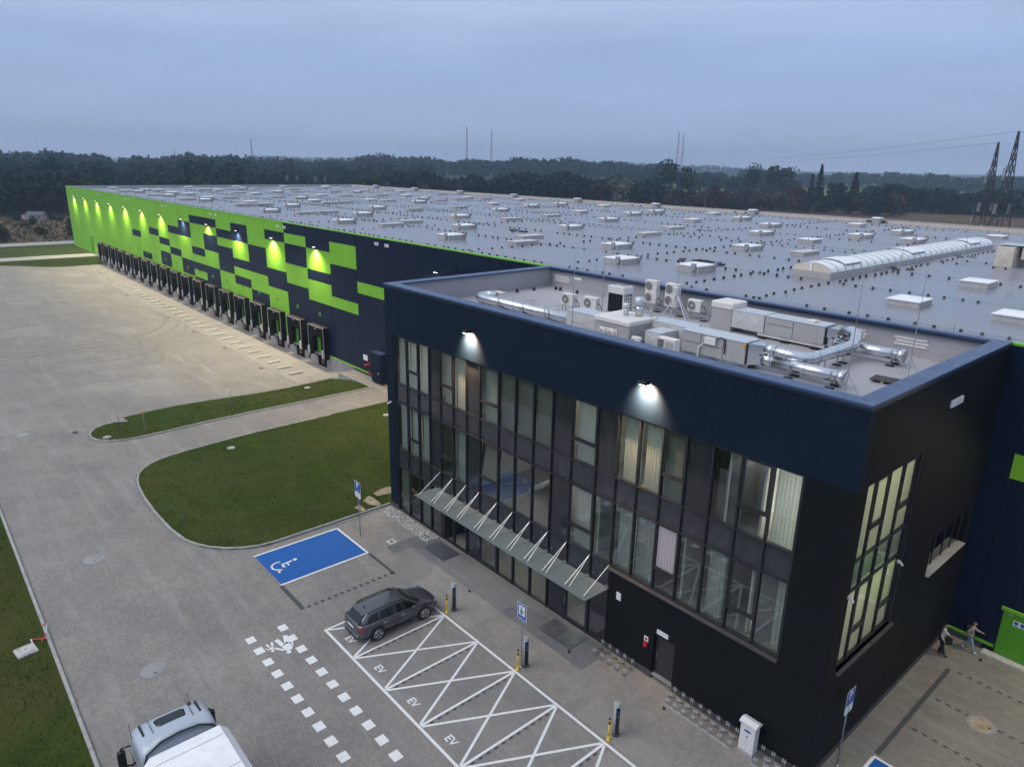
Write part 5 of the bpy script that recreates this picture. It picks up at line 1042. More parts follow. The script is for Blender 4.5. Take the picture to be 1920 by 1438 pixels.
# lightning-rod stubs of the parapet
for x, y, l in ((-29.3, 19.0, 'behind the back left office corner'), (-13.6, 19.5, 'behind the rear air handler'), (-3.2, 17.0, 'behind the back right office corner')):
    o = MB().cyl((0, 0, 0), (0, 0, .55), .02, n=6).build('roof_stub', 'steel_galv', loc=(x, y, ROOF)); tag(o, 'short metal stub on warehouse roof '+l, 'roof stub', 'stubs on the warehouse roof')
# ------------------------------------------------------------------ estate car
def loft(sections, closed=True):
    """sections: list of rings with equal counts"""
    b = MB(); n = len(sections[0]); vs = [p for s in sections for p in s]; fs = []
    for k in range(len(sections)-1):
        for i in range(n if closed else n-1): j = (i+1) % n; fs.append((k*n+i, k*n+j, (k+1)*n+j, (k+1)*n+i))
    fs += [tuple(range(n-1, -1, -1)), tuple((len(sections)-1)*n+i for i in range(n))]
    return b.add(vs, fs)
def smooth_obj(o, lv=1, ang=40):
    m = o.modifiers.new('sub', 'SUBSURF'); m.levels = lv; m.render_levels = lv; return o
car = empty('parked_car', (-18.68, -6.72, .012), R(90-1.0)); tag(car, 'dark grey estate car parked in the first charging bay', 'car')
# car local: x forward, y left, z up; length 4.68
def ring(x, w, zb, zbelt, ztop, wt):
    """body ring: sill, flank, belt, shoulder, top"""
    h = [(0, zb), (w*.86, zb), (w*.985, zb+.12), (w, zb+(zbelt-zb)*.55), (w*.975, zbelt-.02), (wt, ztop-.015), (wt*.6, ztop), (0, ztop+.008)]
    return [(x, y, z) for y, z in h]+[(x, -y, z) for y, z in h[-2:0:-1]]
S = [(-2.34, .74, .38, .72, .80, .62), (-2.30, .82, .30, .88, .96, .72), (-2.15, .88, .24, .93, 1.00, .78), (-1.8, .905, .20, .95, 1.02, .82), (-1.2, .91, .19, .96, 1.02, .84), (-.4, .91, .19, .95, 1.00, .84), (.4, .91, .19, .93, .98, .84), (.8, .908, .19, .92, .97, .83), (1.2, .90, .20, .88, .95, .80), (1.6, .895, .22, .83, .90, .74), (1.95, .86, .25, .76, .83, .66), (2.18, .78, .29, .68, .74, .58), (2.32, .62, .34, .60, .64, .46)]
body = loft([ring(*s_) for s_ in S]).build('body', 'car_paint', car, True); smooth_obj(body)
def cab(x, w0, z0, w1, z1): return [(x, w0, z0), (x, w0*.985+w1*.015, z0+.03), (x, (w0+w1)/2+.02, (z0+z1)/2), (x, w1+.02, z1-.05), (x, w1*.88, z1-.005), (x, w1*.45, z1+.012), (x, 0, z1+.016), (x, -w1*.45, z1+.012), (x, -w1*.88, z1-.005), (x, -w1-.02, z1-.05), (x, -(w0+w1)/2-.02, (z0+z1)/2), (x, -(w0*.985+w1*.015), z0+.03), (x, -w0, z0)]
C = [(-2.20, .72, .97, .66, 1.02), (-2.02, .76, .97, .62, 1.24), (-1.85, .79, .97, .61, 1.40), (-1.5, .81, .97, .62, 1.455), (-.6, .82, .96, .635, 1.475), (.1, .82, .95, .63, 1.465), (.45, .81, .94, .60, 1.41), (.85, .79, .93, .62, 1.19), (1.22, .75, .91, .70, .955)]
green = loft([cab(*c) for c in C]).build('roof', 'car_paint', car, True); smooth_obj(green)
def pane_car(pts, name='window', mat='car_glass', th=.012):
    return MB().add(pts, [tuple(range(len(pts)))]).build(name, mat, car)
for sg in (-1, 1):
    def P(x, z, o=.012):
        # side glass plane: interpolate half-width between belt and roof
        t = (z-.97)/(1.43-.97); return (x, sg*((.822-.16*t)+o), z)
    for q in ([(-.28, 1.0), (.52, .985), (.86, .99), (.40, 1.33), (.22, 1.39), (-.30, 1.405)], [(-1.18, 1.01), (-.36, 1.0), (-.38, 1.405), (-1.12, 1.40)], [(-1.85, 1.05), (-1.26, 1.015), (-1.20, 1.395), (-1.55, 1.375), (-1.72, 1.30)]): 
        f = [P(*a) for a in q]; pane_car(f if sg < 0 else f[::-1], 'side_window')
    MB().tube([(-1.75, sg*.60, 1.45), (-1.5, sg*.605, 1.50), (-.2, sg*.615, 1.515), (.25, sg*.60, 1.465)], .022, 6).build('roof_rail', 'black_metal', car, True)
    mr = MB().bbox(.55, .75, sg*.93, sg*1.10, .98, 1.12, .03).build('mirror', 'car_paint', car)
    for x in (-.95, .05): MB().bbox(x-.11, x+.11, sg*.905, sg*.935, .80, .84, .01).build('door_handle', 'silver_paint', car)
    for x in (-.32, .78, -1.2): MB().box(x-.006, x+.006, sg*.902, sg*.914, .28, .93).build('door_gap', 'black_metal', car)
    MB().box(-1.0, 1.0, sg*.90, sg*.916, .30, .34).build('sill_trim', 'black_metal', car)
    MB().add([(-2.315, sg*.50, .80), (-2.27, sg*.83, .82), (-2.05, sg*.905, .84), (-2.05, sg*.90, .93), (-2.24, sg*.80, .955), (-2.31, sg*.52, .93)], [(0,1,4,5),(1,2,3,4)] if sg > 0 else [(5,4,1,0),(4,3,2,1)]).build('tail_light', 'tail_red', car)
    MB().add([(2.21, sg*.42, .66), (2.19, sg*.74, .68), (1.90, sg*.885, .74), (1.92, sg*.84, .82), (2.10, sg*.66, .77), (2.18, sg*.44, .735)], [(0,1,4,5),(1,2,3,4)] if sg > 0 else [(5,4,1,0),(4,3,2,1)]).build('headlight', 'hvac_grey', car)
    for x in (-1.38, 1.31):
        MB().cyl((x, sg*.925, .34), (x, sg*.60, .34), .405, n=28).build('wheel_arch', 'black_metal', car)
        wh_ = MB().lathe((0, 0, 0), [(.20, -.10), (.30, -.105), (.325, -.08), (.33, 0), (.325, .08), (.30, .105), (.20, .10)], 28).build('wheel', 'tyre', car, True); wh_.location = (x, sg*.845, .325); wh_.rotation_euler = (R(90), 0, 0)
        rim = MB(); so = -1 if sg > 0 else 1
        for k in range(5):
            a = 2*math.pi*k/5; 
            for da in (-.16, .16): rim.add([(.05*math.cos(a-.5), .05*math.sin(a-.5), so*.118), (.05*math.cos(a+.5), .05*math.sin(a+.5), so*.118), (.235*math.cos(a+da+.12), .235*math.sin(a+da+.12), so*.112), (.235*math.cos(a+da-.12), .235*math.sin(a+da-.12), so*.112)], [(0,1,2,3)])
        rim.tube([(.232*math.cos(t), .232*math.sin(t), so*.108) for t in np.linspace(0, 2*math.pi, 25)], .022, 5, False); rim.build('rim', 'rim', wh_); MB().cyl((0, 0, so*.02), (0, 0, so*.03), .21, n=24).build('brake_disc', 'black_metal', wh_)
pane_car([(-2.235, .60, 1.02), (-2.235, -.60, 1.02), (-1.915, -.50, 1.405), (-1.915, .50, 1.405)], 'rear_window')
pane_car([(1.245, -.62, .972), (1.245, .62, .972), (.54, .50, 1.415), (.54, -.50, 1.415)], 'windscreen')
MB().box(-2.365, -2.350, -.26, .26, .70, .81).build('number_plate', 'plate_white', car); MB().bbox(-2.40, -2.2, -.7, .7, .34, .52, .04).build('rear_bumper', 'car_paint', car); MB().box(-2.41, -2.3, -.6, .6, .28, .36).build('diffuser', 'black_metal', car)
MB().cyl((-1.6, .0, 1.46), (-1.68, 0, 1.56), .03, .008, 6).build('antenna', 'black_metal', car); MB().bbox(-2.0, -1.85, -.52, .52, 1.40, 1.425, .01).build('spoiler', 'car_paint', car); MB().bbox(2.25, 2.36, -.45, .45, .36, .55, .03).build('grille', 'black_metal', car)

# ------------------------------------------------------------------ truck
tk = empty('parked_truck', (-14.0, -18.35, .012), R(180)); tag(tk, 'pale blue-grey truck tractor with white box trailer at bottom left', 'truck')
# local x forward (world -x), y: left = world -y
def tr(x, w, z0, z1, top): 
    h = [(0, z0), (w, z0), (w, z1-.5), (w*.98, z1-.12), (w*.86, z1), (w*.4, z1+top), (0, z1+top)]
    return [(x, y, z) for y, z in h]+[(x, -y, z) for y, z in h[-2:0:-1]]
cabb = loft([tr(-.95, 1.24, 1.0, 3.55, .10), (tr(-.55, 1.26, .9, 3.62, .10)), tr(.0, 1.27, .6, 3.66, .07), tr(.70, 1.26, .5, 3.60, .06), tr(1.0, 1.24, .5, 3.40, .05), tr(1.22, 1.18, .5, 3.0, .04), tr(1.34, 1.10, .5, 1.5, .03)]).build('cab', 'truck_paint', tk, True); smooth_obj(cabb)
# roof spoiler shell behind/over the cab, hollow towards the trailer
b = MB(); prof = [(-1.22, 3.0), (-1.20, 3.25), (-1.08, 3.62), (-.6, 3.90), (0, 3.96), (.6, 3.90), (1.08, 3.62), (1.20, 3.25), (1.22, 3.0)]
prof2 = [(-1.20, 3.0), (-1.17, 3.22), (-1.03, 3.52), (-.6, 3.70), (0, 3.74), (.6, 3.70), (1.03, 3.52), (1.17, 3.22), (1.20, 3.0)]
b.add([(-.85, y, z) for y, z in prof]+[(-.08, y*.99, z-.12) for y, z in prof2]+[(-.83, y*.97, z-.05) for y, z in prof]+[(-.10, y*.96, z-.17) for y, z in prof2], [(i, i+1, 10+i, 9+i) for i in range(8)]+[(18+i, 27+i, 28+i, 19+i) for i in range(8)]+[(i, 18+i, 19+i, i+1) for i in range(8)])
b.build('roof_spoiler', 'truck_paint', tk, True)
MB().tube([(-.86, y, z) for y, z in prof], .03, 5).build('spoiler_seal', 'black_metal', tk)
MB().bbox(.08, .58, -.50, .50, 3.62, 3.73, .06).build('roof_hatch', 'car_glass', tk)
for s_ in (-1, 1): MB().bbox(.05, .66, s_*.93-.035, s_*.93+.035, 3.58, 3.68, .01).build('roof_lamp_rail', 'black_metal', tk)
MB().bbox(.66, .76, -.80, -.68, 3.56, 3.66, .02).build('antenna_base', 'black_metal', tk); MB().cyl((.7, -.74, 3.64), (.72, -.74, 4.1), .01, n=5).build('antenna', 'black_metal', tk); MB().cyl((.5, 1.22, 3.3), (.52, 1.24, 4.0), .01, n=5).build('antenna', 'black_metal', tk)
MB().box(-1.15, -.96, -1.1, 1.1, 1.0, 3.3).build('cab_rear', 'truck_grey', tk); MB().cyl((-1.1, -1.05, 2.9), (-1.1, 1.05, 2.9), .16, n=12).build('air_duct', 'truck_grey', tk, True); MB().box(-1.32, -1.16, -1.0, 1.0, 2.2, 2.75).build('connection_panel', 'hvac_grey', tk)
MB().add([(1.27, -1.02, 1.9), (1.27, 1.02, 1.9), (1.12, .98, 2.85), (1.12, -.98, 2.85)], [(0,1,2,3)]).build('windscreen', 'car_glass', tk)
for s_ in (-1, 1):
    MB().add([(.1, s_*1.272, 1.95), (.95, s_*1.26, 1.95), (.85, s_*1.25, 2.65), (.1, s_*1.265, 2.7)], [(0,1,2,3)] if s_ < 0 else [(3,2,1,0)]).build('side_window', 'car_glass', tk)
    m_ = MB().tube([(1.0, s_*1.2, 2.75), (1.12, s_*1.5, 2.7), (1.1, s_*1.55, 2.0), (.95, s_*1.25, 1.95)], .035, 6).build('mirror_arm', 'black_metal', tk, True); MB().bbox(.98, 1.16, s_*1.40, s_*1.66, 1.95, 2.65, .05).build('mirror', 'black_metal', tk)
for x in (.55, -2.6, -3.9, -10.0, -11.3):
    for s_ in (-1, 1):
        w_ = MB().lathe((0, 0, 0), [(.30, -.16), (.47, -.165), (.5, -.1), (.5, .1), (.47, .165), (.30, .16)], 24).build('wheel', 'tyre', tk, True); w_.location = (x, s_*1.05, .5); w_.rotation_euler = (R(90), 0, 0); MB().cyl((0, 0, -s_*.10), (0, 0, -s_*.13), .28, n=18).build('rim', 'rim', w_)
MB().box(-13.5, .9, -.45, .45, .75, 1.0).build('chassis', 'truck_grey', tk)
tb = MB(); tb.add([(-1.42,-1.30,1.15),(-14.9,-1.30,1.15),(-14.9,1.30,1.15),(-1.42,1.30,1.15),(-1.42,-1.34,3.72),(-14.9,-1.34,3.72),(-14.9,1.34,3.72),(-1.42,1.34,3.72),(-1.42,-1.1,3.98),(-14.9,-1.1,3.98),(-14.9,1.1,3.98),(-1.42,1.1,3.98)], [(0,3,2,1),(0,1,5,4),(1,2,6,5),(2,3,7,6),(3,0,4,7),(4,5,9,8),(5,6,10,9),(6,7,11,10),(7,4,8,11),(8,9,10,11)]); tb.build('trailer_box', 'trailer_white', tk)
for k in range(9): MB().box(-1.9-k*1.5-.012, -1.9-k*1.5+.012, -1.08, 1.08, 3.981, 3.988).build('roof_seam', 'hvac_grey', tk)
for s_ in (-1, 1): MB().box(-14.9, -1.42, s_*1.345-.02, s_*1.345+.02, 3.60, 3.72).build('top_rail', 'silver_paint', tk)
for y in (-.66, .66): MB().box(-.05, .95, y-.008, y+.008, 3.70, 3.735).build('roof_crease', 'truck_grey', tk)

# ------------------------------------------------------------------ charging posts, bollards, signs
for i, (x, y, l) in enumerate(((-17.41, -3.84, 'charging post at the nose of the parked estate car'), (-11.77, -3.86, 'charging post next to the blue charging-station sign'), (-6.30, -3.80, 'nearest charging post at the bottom right'))):
    o = empty('charging_post', (x, y, .006)); tag(o, 'silver round '+l, 'charging post', 'charging posts')
    MB().lathe((0, 0, 0), [(.16, 0), (.16, .03), (.14, .035)], 20).build('base', 'black_metal', o); MB().lathe((0, 0, .03), [(.14, 0), (.14, 1.48), (.12, 1.50)], 24).build('column', 'silver_paint', o, True); MB().lathe((0, 0, 1.53), [(.145, 0), (.145, .03), (.12, .045)], 24).build('cap', 'hvac_grey', o, True)
    pts = [(.144*math.cos(t), .144*math.sin(t)) for t in np.linspace(R(-62), R(12), 8)]; b = MB(); b.add([(px_, py_, .10) for px_, py_ in pts]+[(px_, py_, 1.42) for px_, py_ in pts], [(k, k+1, 9+k, 8+k) for k in range(7)]); b.build('front_panel', 'black_metal', o)
    t = R(-25); MB().box(.142, .152, -.10, -.03, 1.10, 1.30).build('screen', 'sign_blue', o); MB().box(.142, .152, -.10, -.03, .98, 1.04).build('status_light', 'trim_green', o)
for x, y, l in ((-17.42, -4.27, 'by the estate car nose'), (-11.82, -4.30, 'under the charging sign'), (-6.28, -4.24, 'beside the nearest charging post')):
    o = empty('bollard', (x, y, .006)); tag(o, 'thin yellow bollard with black bands '+l, 'bollard', 'yellow bollards'); MB().lathe((0, 0, 0), [(.10, 0), (.10, .02), (.06, .05), (.045, .2)], 16).build('base', 'yellow', o, True); MB().cyl((0, 0, .05), (0, 0, .80), .042, n=14).build('post', 'yellow', o, True); MB().cyl((0, 0, .80), (0, 0, .92), .045, n=14).build('band', 'black_metal', o); MB().cyl((0, 0, .92), (0, 0, 1.02), .042, n=14).build('post_top', 'yellow', o); MB().cyl((0, 0, 1.02), (0, 0, 1.08), .045, n=14).build('cap', 'black_metal', o)
def sign_post(name, x, y, h, rz, label, cat='parking sign'):
    o = empty(name, (x, y, .006), rz); tag(o, label, cat); MB().cyl((0, .035, 0), (0, .035, h), .03, n=10).build('pole', 'steel_galv', o, True); MB().lathe((0, .035, 0), [(.07, 0), (.07, .03), (.035, .05)], 10).build('base', 'steel_galv', o); MB().cyl((0, .035, h), (0, .035, h+.03), .032, n=10).build('pole_cap', 'black_metal', o); return o
def rounded(w, h, r, z0):
    pts = []
    for cx, cz, a0 in ((w-r, r, -90), (w-r, h-r, 0), (-w+r, h-r, 90), (-w+r, r, 180)):
        for k in range(4): a = R(a0+30*k); pts.append((cx+r*math.cos(a), cz+r*math.sin(a)+z0))
    return pts
def plate(o, w, z0, h, mat, border=None, name='plate', y=-.0):
    def slab(w_, h_, z_, ya, yb, m_, n_):
        p = rounded(w_, h_, .04, z_); n = len(p); MB().add([(a, ya, b) for a, b in p]+[(a, yb, b) for a, b in p], [tuple(range(n)), tuple(range(2*n-1, n-1, -1))]+[(i, n+i, n+(i+1) % n, (i+1) % n) for i in range(n)]).build(n_, m_, o)
    if border: slab(w, h, z0, y-.004, y+.004, border, name+'_border'); slab(w-.025, h-.05, z0+.025, y-.007, y-.0045, mat, name)
    else: slab(w, h, z0, y-.006, y+.004, mat, name)
def wheelchair_icon(o, cx, cz, s, mat, y=-.010):
    b = MB()
    for a in range(150, 390, 15): t, t2 = R(a), R(a+15); b.add([(cx+s*.30*math.cos(t), y, cz+s*(.30*math.sin(t)-.08)), (cx+s*.30*math.cos(t2), y, cz+s*(.30*math.sin(t2)-.08)), (cx+s*.38*math.cos(t2), y, cz+s*(.38*math.sin(t2)-.08)), (cx+s*.38*math.cos(t), y, cz+s*(.38*math.sin(t)-.08))], [(0,1,2,3)])
    for p, q, w_ in (((-.07, .55), (-.02, .05), .09), ((-.04, .06), (.30, .06), .08), ((.28, .08), (.44, -.34), .08), ((-.05, .3), (.22, .3), .06)):
        qd = seg((cx+p[0]*s, cz+p[1]*s), (cx+q[0]*s, cz+q[1]*s), w_*s); b.add([(u, y-.0005, w2) for u, w2 in qd], [(0,1,2,3)])
    b.add([(cx-.08*s+.10*s*math.cos(t), y, cz+.70*s+.10*s*math.sin(t)) for t in np.linspace(0, 2*math.pi, 11)[:-1]], [tuple(range(10))]); b.build('wheelchair_icon', mat, o)
o = sign_post('parking_sign', -27.21, -3.83, 3.75, 0, 'blue P parking sign with wheelchair plate beside the blue bay')
plate(o, .34, 3.06, .72, 'sign_blue', 'sign_white'); text('letter', 'P', .52, 'sign_white', o, (-.02, -.012, 3.50), (R(90), 0, 0), .001, .015); MB().box(-.06, .16, -.011, -.008, 3.16, 3.20).build('kerb_icon', 'sign_white', o); plate(o, .34, 2.70, .34, 'sign_white', None, 'lower_plate'); wheelchair_icon(o, 0, 2.84, .22, 'black_metal')
o = sign_post('charging_sign', -11.85, -4.09, 3.42, 0, 'blue charging station sign with pump symbol on grey pole', 'road sign')
plate(o, .30, 2.55, .86, 'sign_blue', 'sign_white'); plate(o, .20, 2.80, .50, 'sign_white', None, 'symbol_field', -.006); MB().box(-.09, .04, -.016, -.0125, 2.86, 3.22).build('pump_icon', 'sign_green', o); MB().box(-.06, .01, -.018, -.0165, 3.10, 3.17).build('pump_window', 'sign_white', o); MB().tube([(.05, -.014, 2.95), (.11, -.014, 2.93), (.11, -.014, 3.12)], .012, 5).build('hose_icon', 'sign_green', o); text('caption', '4 stanowiska', .085, 'sign_white', o, (0, -.010, 2.66), (R(90), 0, 0), .001)
o = sign_post('parking_sign', .40, 1.70, 3.60, R(90), 'blue P parking sign with wheelchair plate at the dark corner')
plate(o, .34, 2.90, .72, 'sign_blue', 'sign_white'); text('letter', 'P', .52, 'sign_white', o, (-.02, -.012, 3.34), (R(90), 0, 0), .001, .015); plate(o, .34, 2.54, .34, 'sign_white', None, 'lower_plate'); wheelchair_icon(o, 0, 2.68, .22, 'black_metal')
# stakes in the grass strip
for x, y, h, m_, l in ((-54.35, -9.03, 1.55, 'orange_plastic', 'thin stake with orange top on the grass strip'), (-55.77, -1.2, 1.55, 'white_plastic', 'thin stake with white top on the grass strip')):
    o = empty('marker_stake', (x, y, .08)); tag(o, l, 'marker stake', 'marker stakes'); MB().cyl((0, 0, 0), (0, 0, h), .025, n=6).build('stake', 'steel_galv', o); MB().bbox(-.11, .11, -.06, .06, h-.02, h+.26, .02).build('top_plate', m_, o)
o = empty('young_tree', (-55.2, -10.8, .08)); tag(o, 'thin bare sapling at the tip of the grass strip', 'sapling'); MB().tube([(0, 0, 0), (.03, .02, .9), (.1, 0, 1.9)], [.02, .015, .006], 5).build('stem', 'bark', o)
for a, b in (((.03, .02, .9), (-.25, .2, 1.5)), ((.05, .01, 1.2), (.35, -.1, 1.7)), ((.04, .02, .7), (.2, .3, 1.2))): MB().cyl(a, b, .008, .003, 4).build('branch', 'bark', o)
# electricity cabinet
o = empty('utility_cabinet', (-2.30, -.42, .006)); tag(o, 'pale grey utility cabinet against the dark office wall', 'utility cabinet')
MB().bbox(-.34, .34, -.2, .2, .0, .16, .01).build('plinth', 'hvac_grey', o); MB().bbox(-.32, .32, -.18, .18, .16, 1.38, .02).build('body', 'white_plastic', o)
MB().add([(-.37,-.23,1.38),(.37,-.23,1.38),(.37,.23,1.38),(-.37,.23,1.38),(-.37,-.23,1.46),(.37,-.23,1.46),(.37,.23,1.46),(-.37,.23,1.46),(-.37,0,1.54),(.37,0,1.54)], [(0,1,5,4),(1,2,6,9,5),(2,3,7,6),(3,0,4,8,7),(4,5,9,8),(6,7,8,9),(0,3,2,1)]).build('roof', 'white_plastic', o); MB().box(-.14, .14, -.186, -.181, 1.05, 1.14).build('label_plate', 'sign_blue', o); MB().bbox(-.03, .03, -.2, -.181, .82, .92, .01).build('lock', 'chrome', o); MB().box(-.004, .004, -.1835, -.181, .2, 1.34).build('door_gap', 'hvac_grey', o)
# bicycle racks
def rack(x0, n, label, step=.5, rail=True):
    o = empty('bicycle_rack', (x0, -.5, .008)); tag(o, label, 'bicycle rack', 'bicycle racks along the office wall')
    L = (n-1)*step
    if rail:
        for y in (-.34, .30): MB().box(-.12, L+.12, y-.03, y+.03, .0, .05).build('floor_rail', 'silver_paint', o)
    for k in range(n):
        x = k*step
        for dx in (-.045, .045): MB().tube([(x+dx, -.34, .03), (x+dx, -.34, .22), (x+dx, -.26, .30), (x+dx, -.05, .28), (x+dx, .12, .12), (x+dx, .22, .10)], .019, 6).build('wheel_hoop', 'steel_galv', o, True); MB().tube([(x+dx, .26, .03), (x+dx, .26, .52), (x+dx, .30, .58)], .015, 6).build('upright', 'steel_galv', o, True)
        MB().cyl((x-.08, .26, .47), (x+.08, .26, .47), .014, n=6).build('cross_tie', 'silver_paint', o); MB().box(x-.10, x+.10, -.36, -.30, .0, .03).build('foot', 'steel_galv', o)
rack(-10.25, 5, 'short five-place steel bicycle rack beside the entrance grille', .46, False); rack(-6.0, 8, 'long eight-place steel bicycle rack between service door and cabinet', .44); rack(-1.75, 4, 'bicycle rack at the bottom picture edge right of the cabinet', .44)
# small dark stops near doors
for x, y, l in ((-11.15, -1.6, 'right entrance grille'), (-5.9, -1.1, 'long bicycle rack'), (1.9, 13.2, 'green door'), (-18.2, -2.2, 'middle of the glazed entrance')):
    o = MB().lathe((0, 0, 0), [(.06, 0), (.06, .03), (.045, .09), (.03, .1)], 10).build('door_stop', 'rubber', loc=(x, y, .01)); tag(o, 'small black door stop on paving near the '+l, 'door stop', 'black door stops')
# red-white barrier in the grass
o = empty('barrier_stand', (-28.1, -20.65, .06), R(20)); tag(o, 'small red and white barrier stand lying by left kerb', 'barrier')
MB().cyl((-.35, -.25, .02), (.25, .15, .05), .03, n=6).build('rail', 'red_plastic', o); MB().cyl((.25, .15, .05), (.1, .35, .75), .03, n=6).build('rail', 'sign_white', o); MB().cyl((.1, .35, .75), (-.1, .2, .6), .03, n=6).build('rail', 'red_plastic', o); MB().cyl((-.35, -.25, .02), (-.05, -.35, .04), .03, n=6).build('foot', 'sign_white', o); MB().cyl((.22, .2, .3), (.3, -.1, .05), .03, n=6).build('foot', 'red_plastic', o)

# ------------------------------------------------------------------ people
def skin(name, verts, edges, radii, mat, parent, root=0, sub=1):
    me = bpy.data.meshes.new(name); me.from_pydata(verts, edges, []); me.materials.append(MATS[mat]); o = link(name, me, parent)
    m = o.modifiers.new('skin', 'SKIN'); m.use_smooth_shade = True
    for i, r in enumerate(radii):
        rr_ = r if isinstance(r, tuple) else (r, r); me.skin_vertices[0].data[i].radius = rr_; me.skin_vertices[0].data[i].use_root = (i == root)
    s_ = o.modifiers.new('sub', 'SUBSURF'); s_.levels = sub; s_.render_levels = sub; return o
def chain(*groups):
    V, E, Rr = [], [], []
    idx = {}
    for g in groups:
        prev = None
        for key, p, r in g:
            if key in idx: i = idx[key]
            else: i = len(V); V.append(p); Rr.append(r); idx[key] = i
            if prev is not None: E.append((prev, i))
            prev = i
    return V, E, Rr
def person(loc, rz, H, label, pose, mats):
    o = empty('person', loc, rz); tag(o, label, 'person', 'people walking by the dark wall'); k = H/1.78
    def q(p): return (p[0]*k, p[1]*k, p[2]*k)
    J = {a: q(b) for a, b in pose.items()}
    sk_ = lambda a, r: (a, J[a], r*k)
    body = chain([sk_('pelvis', .10), sk_('waist', .095), sk_('chest', .105), sk_('neck', .05), sk_('head0', .06), sk_('head1', .095), sk_('head2', .085)],
                 [sk_('chest', .105), sk_('sl', .055), sk_('el', .042), sk_('wl', .03), sk_('hl', .035), sk_('fl', .018)], [sk_('chest', .105), sk_('sr', .055), sk_('er', .042), sk_('wr', .03), sk_('hr', .035), sk_('fr', .018)],
                 [sk_('wl', .03), sk_('tl', .012)], [sk_('wr', .03), sk_('tr', .012)],
                 [sk_('pelvis', .10), sk_('hipl', .085), sk_('kl', .06), sk_('al', .042), sk_('toel', .035)], [sk_('pelvis', .10), sk_('hipr', .085), sk_('kr', .06), sk_('ar', .042), sk_('toer', .035)])
    skin('body', *body, 'skin', o)
    top = chain([sk_('pelvis', .125), sk_('waist', .125), sk_('chest', .145), sk_('neck', .06)], [sk_('chest', .145), sk_('sl', .078), sk_('el', .062), sk_('wl', .048)], [sk_('chest', .145), sk_('sr', .078), sk_('er', .062), sk_('wr', .048)]); skin('top', *top, mats[0], o)
    leg = chain([sk_('pelvis', .132), sk_('hipl', .108), sk_('kl', .08), sk_('al', .065)], [sk_('pelvis', .132), sk_('hipr', .108), sk_('kr', .08), sk_('ar', .065)]); skin('trousers', *leg, mats[1], o)
    for s_ in 'lr':
        sh = chain([sk_('a'+s_, .058), sk_('toe'+s_, .05)]); skin('shoe', *sh, mats[2], o)
    hx, hy, hz = J['head1']; dx, dy = J['head2'][0]-J['head0'][0], J['head2'][1]-J['head0'][1]
    hr = chain([('a', (hx-.035*k, hy, hz+.055*k), .098*k), ('b', (hx-.02*k, hy, hz+.10*k), .085*k)]); skin('hair', *hr, 'hair_dark', o)
    f = empty_face = MB(); fx = hx+.095*k
    MB().cyl((hx+.085*k, hy, hz-.01*k), (hx+.125*k, hy, hz-.035*k), .012*k, .018*k, 6).build('nose', 'skin', o)
    for s_ in (-1, 1): MB().lathe((hx+.088*k, hy+s_*.035*k, hz), [(.004, -.012), (.014, 0), (.004, .012)], 6).build('eye', 'hair_dark', o); MB().lathe((hx, hy+s_*.096*k, hz-.01*k), [(.01, -.03), (.022, 0), (.01, .03)], 6).build('ear', 'skin', o)
    MB().box(hx+.08*k, hx+.094*k, hy-.025*k, hy+.025*k, hz-.065*k, hz-.057*k).build('mouth', 'tail_red', o); return o
# pose in local frame: x = walking direction
walk = dict(pelvis=(0,0,.96), waist=(.01,0,1.10), chest=(.03,0,1.32), neck=(.04,0,1.49), head0=(.05,0,1.55), head1=(.06,0,1.65), head2=(.06,0,1.70), sl=(.02,.19,1.42), el=(.10,.25,1.16), wl=(.30,.24,1.00), hl=(.37,.23,.97), fl=(.44,.23,.94), tl=(.35,.20,1.0), sr=(.02,-.19,1.42), er=(-.08,-.24,1.16), wr=(.06,-.25,.95), hr=(.10,-.25,.88), fr=(.13,-.24,.81), tr=(.12,-.21,.90), hipl=(0,.09,.90), kl=(.10,.09,.50), al=(-.04,.09,.08), toel=(.12,.10,.04), hipr=(0,-.09,.90), kr=(.06,-.09,.50), ar=(.20,-.09,.08), toer=(.36,-.10,.06))
w2 = dict(walk); w2.update(el=(.16,.26,1.18), wl=(.40,.30,1.10), hl=(.48,.31,1.08), fl=(.56,.32,1.06), tl=(.45,.27,1.12), er=(-.16,-.25,1.18), wr=(-.02,-.20,1.0), hr=(.05,-.18,.97), fr=(.10,-.16,.95), tr=(.04,-.14,1.0), kl=(-.02,.09,.50), al=(-.30,.09,.16), toel=(-.18,.10,.06), kr=(.16,-.09,.50), ar=(.24,-.09,.08), toer=(.40,-.10,.05))
p1_ = person((.42, 12.15, .006), R(20), 1.80, 'person in grey shirt and black trousers standing by the dark wall carrying a bag', walk, ('shirt_grey', 'trousers_black', 'shoe_black'))
p2_ = person((1.22, 13.55, .006), R(10), 1.70, 'person in beige jacket and light jeans walking towards the green door', w2, ('jacket_beige', 'jeans_light', 'shoe_white'))
bgp = empty('carried_bag', (.62, 12.50, .52), R(20)); tag(bgp, 'dark bag carried by the person in grey shirt', 'bag'); MB().bbox(-.20, .16, -.07, .07, 0, .42, .03).build('body', 'black_metal', bgp); MB().tube([(-.12, 0, .42), (-.10, 0, .52), (.08, 0, .52), (.10, 0, .42)], .012, 5).build('handle', 'black_metal', bgp)
bp = empty('backpack', (1.14, 13.54, .98), R(10)); tag(bp, 'small dark backpack on the person in beige jacket', 'backpack'); MB().bbox(-.16, .02, -.14, .14, 0, .40, .04).build('body', 'black_metal', bp)
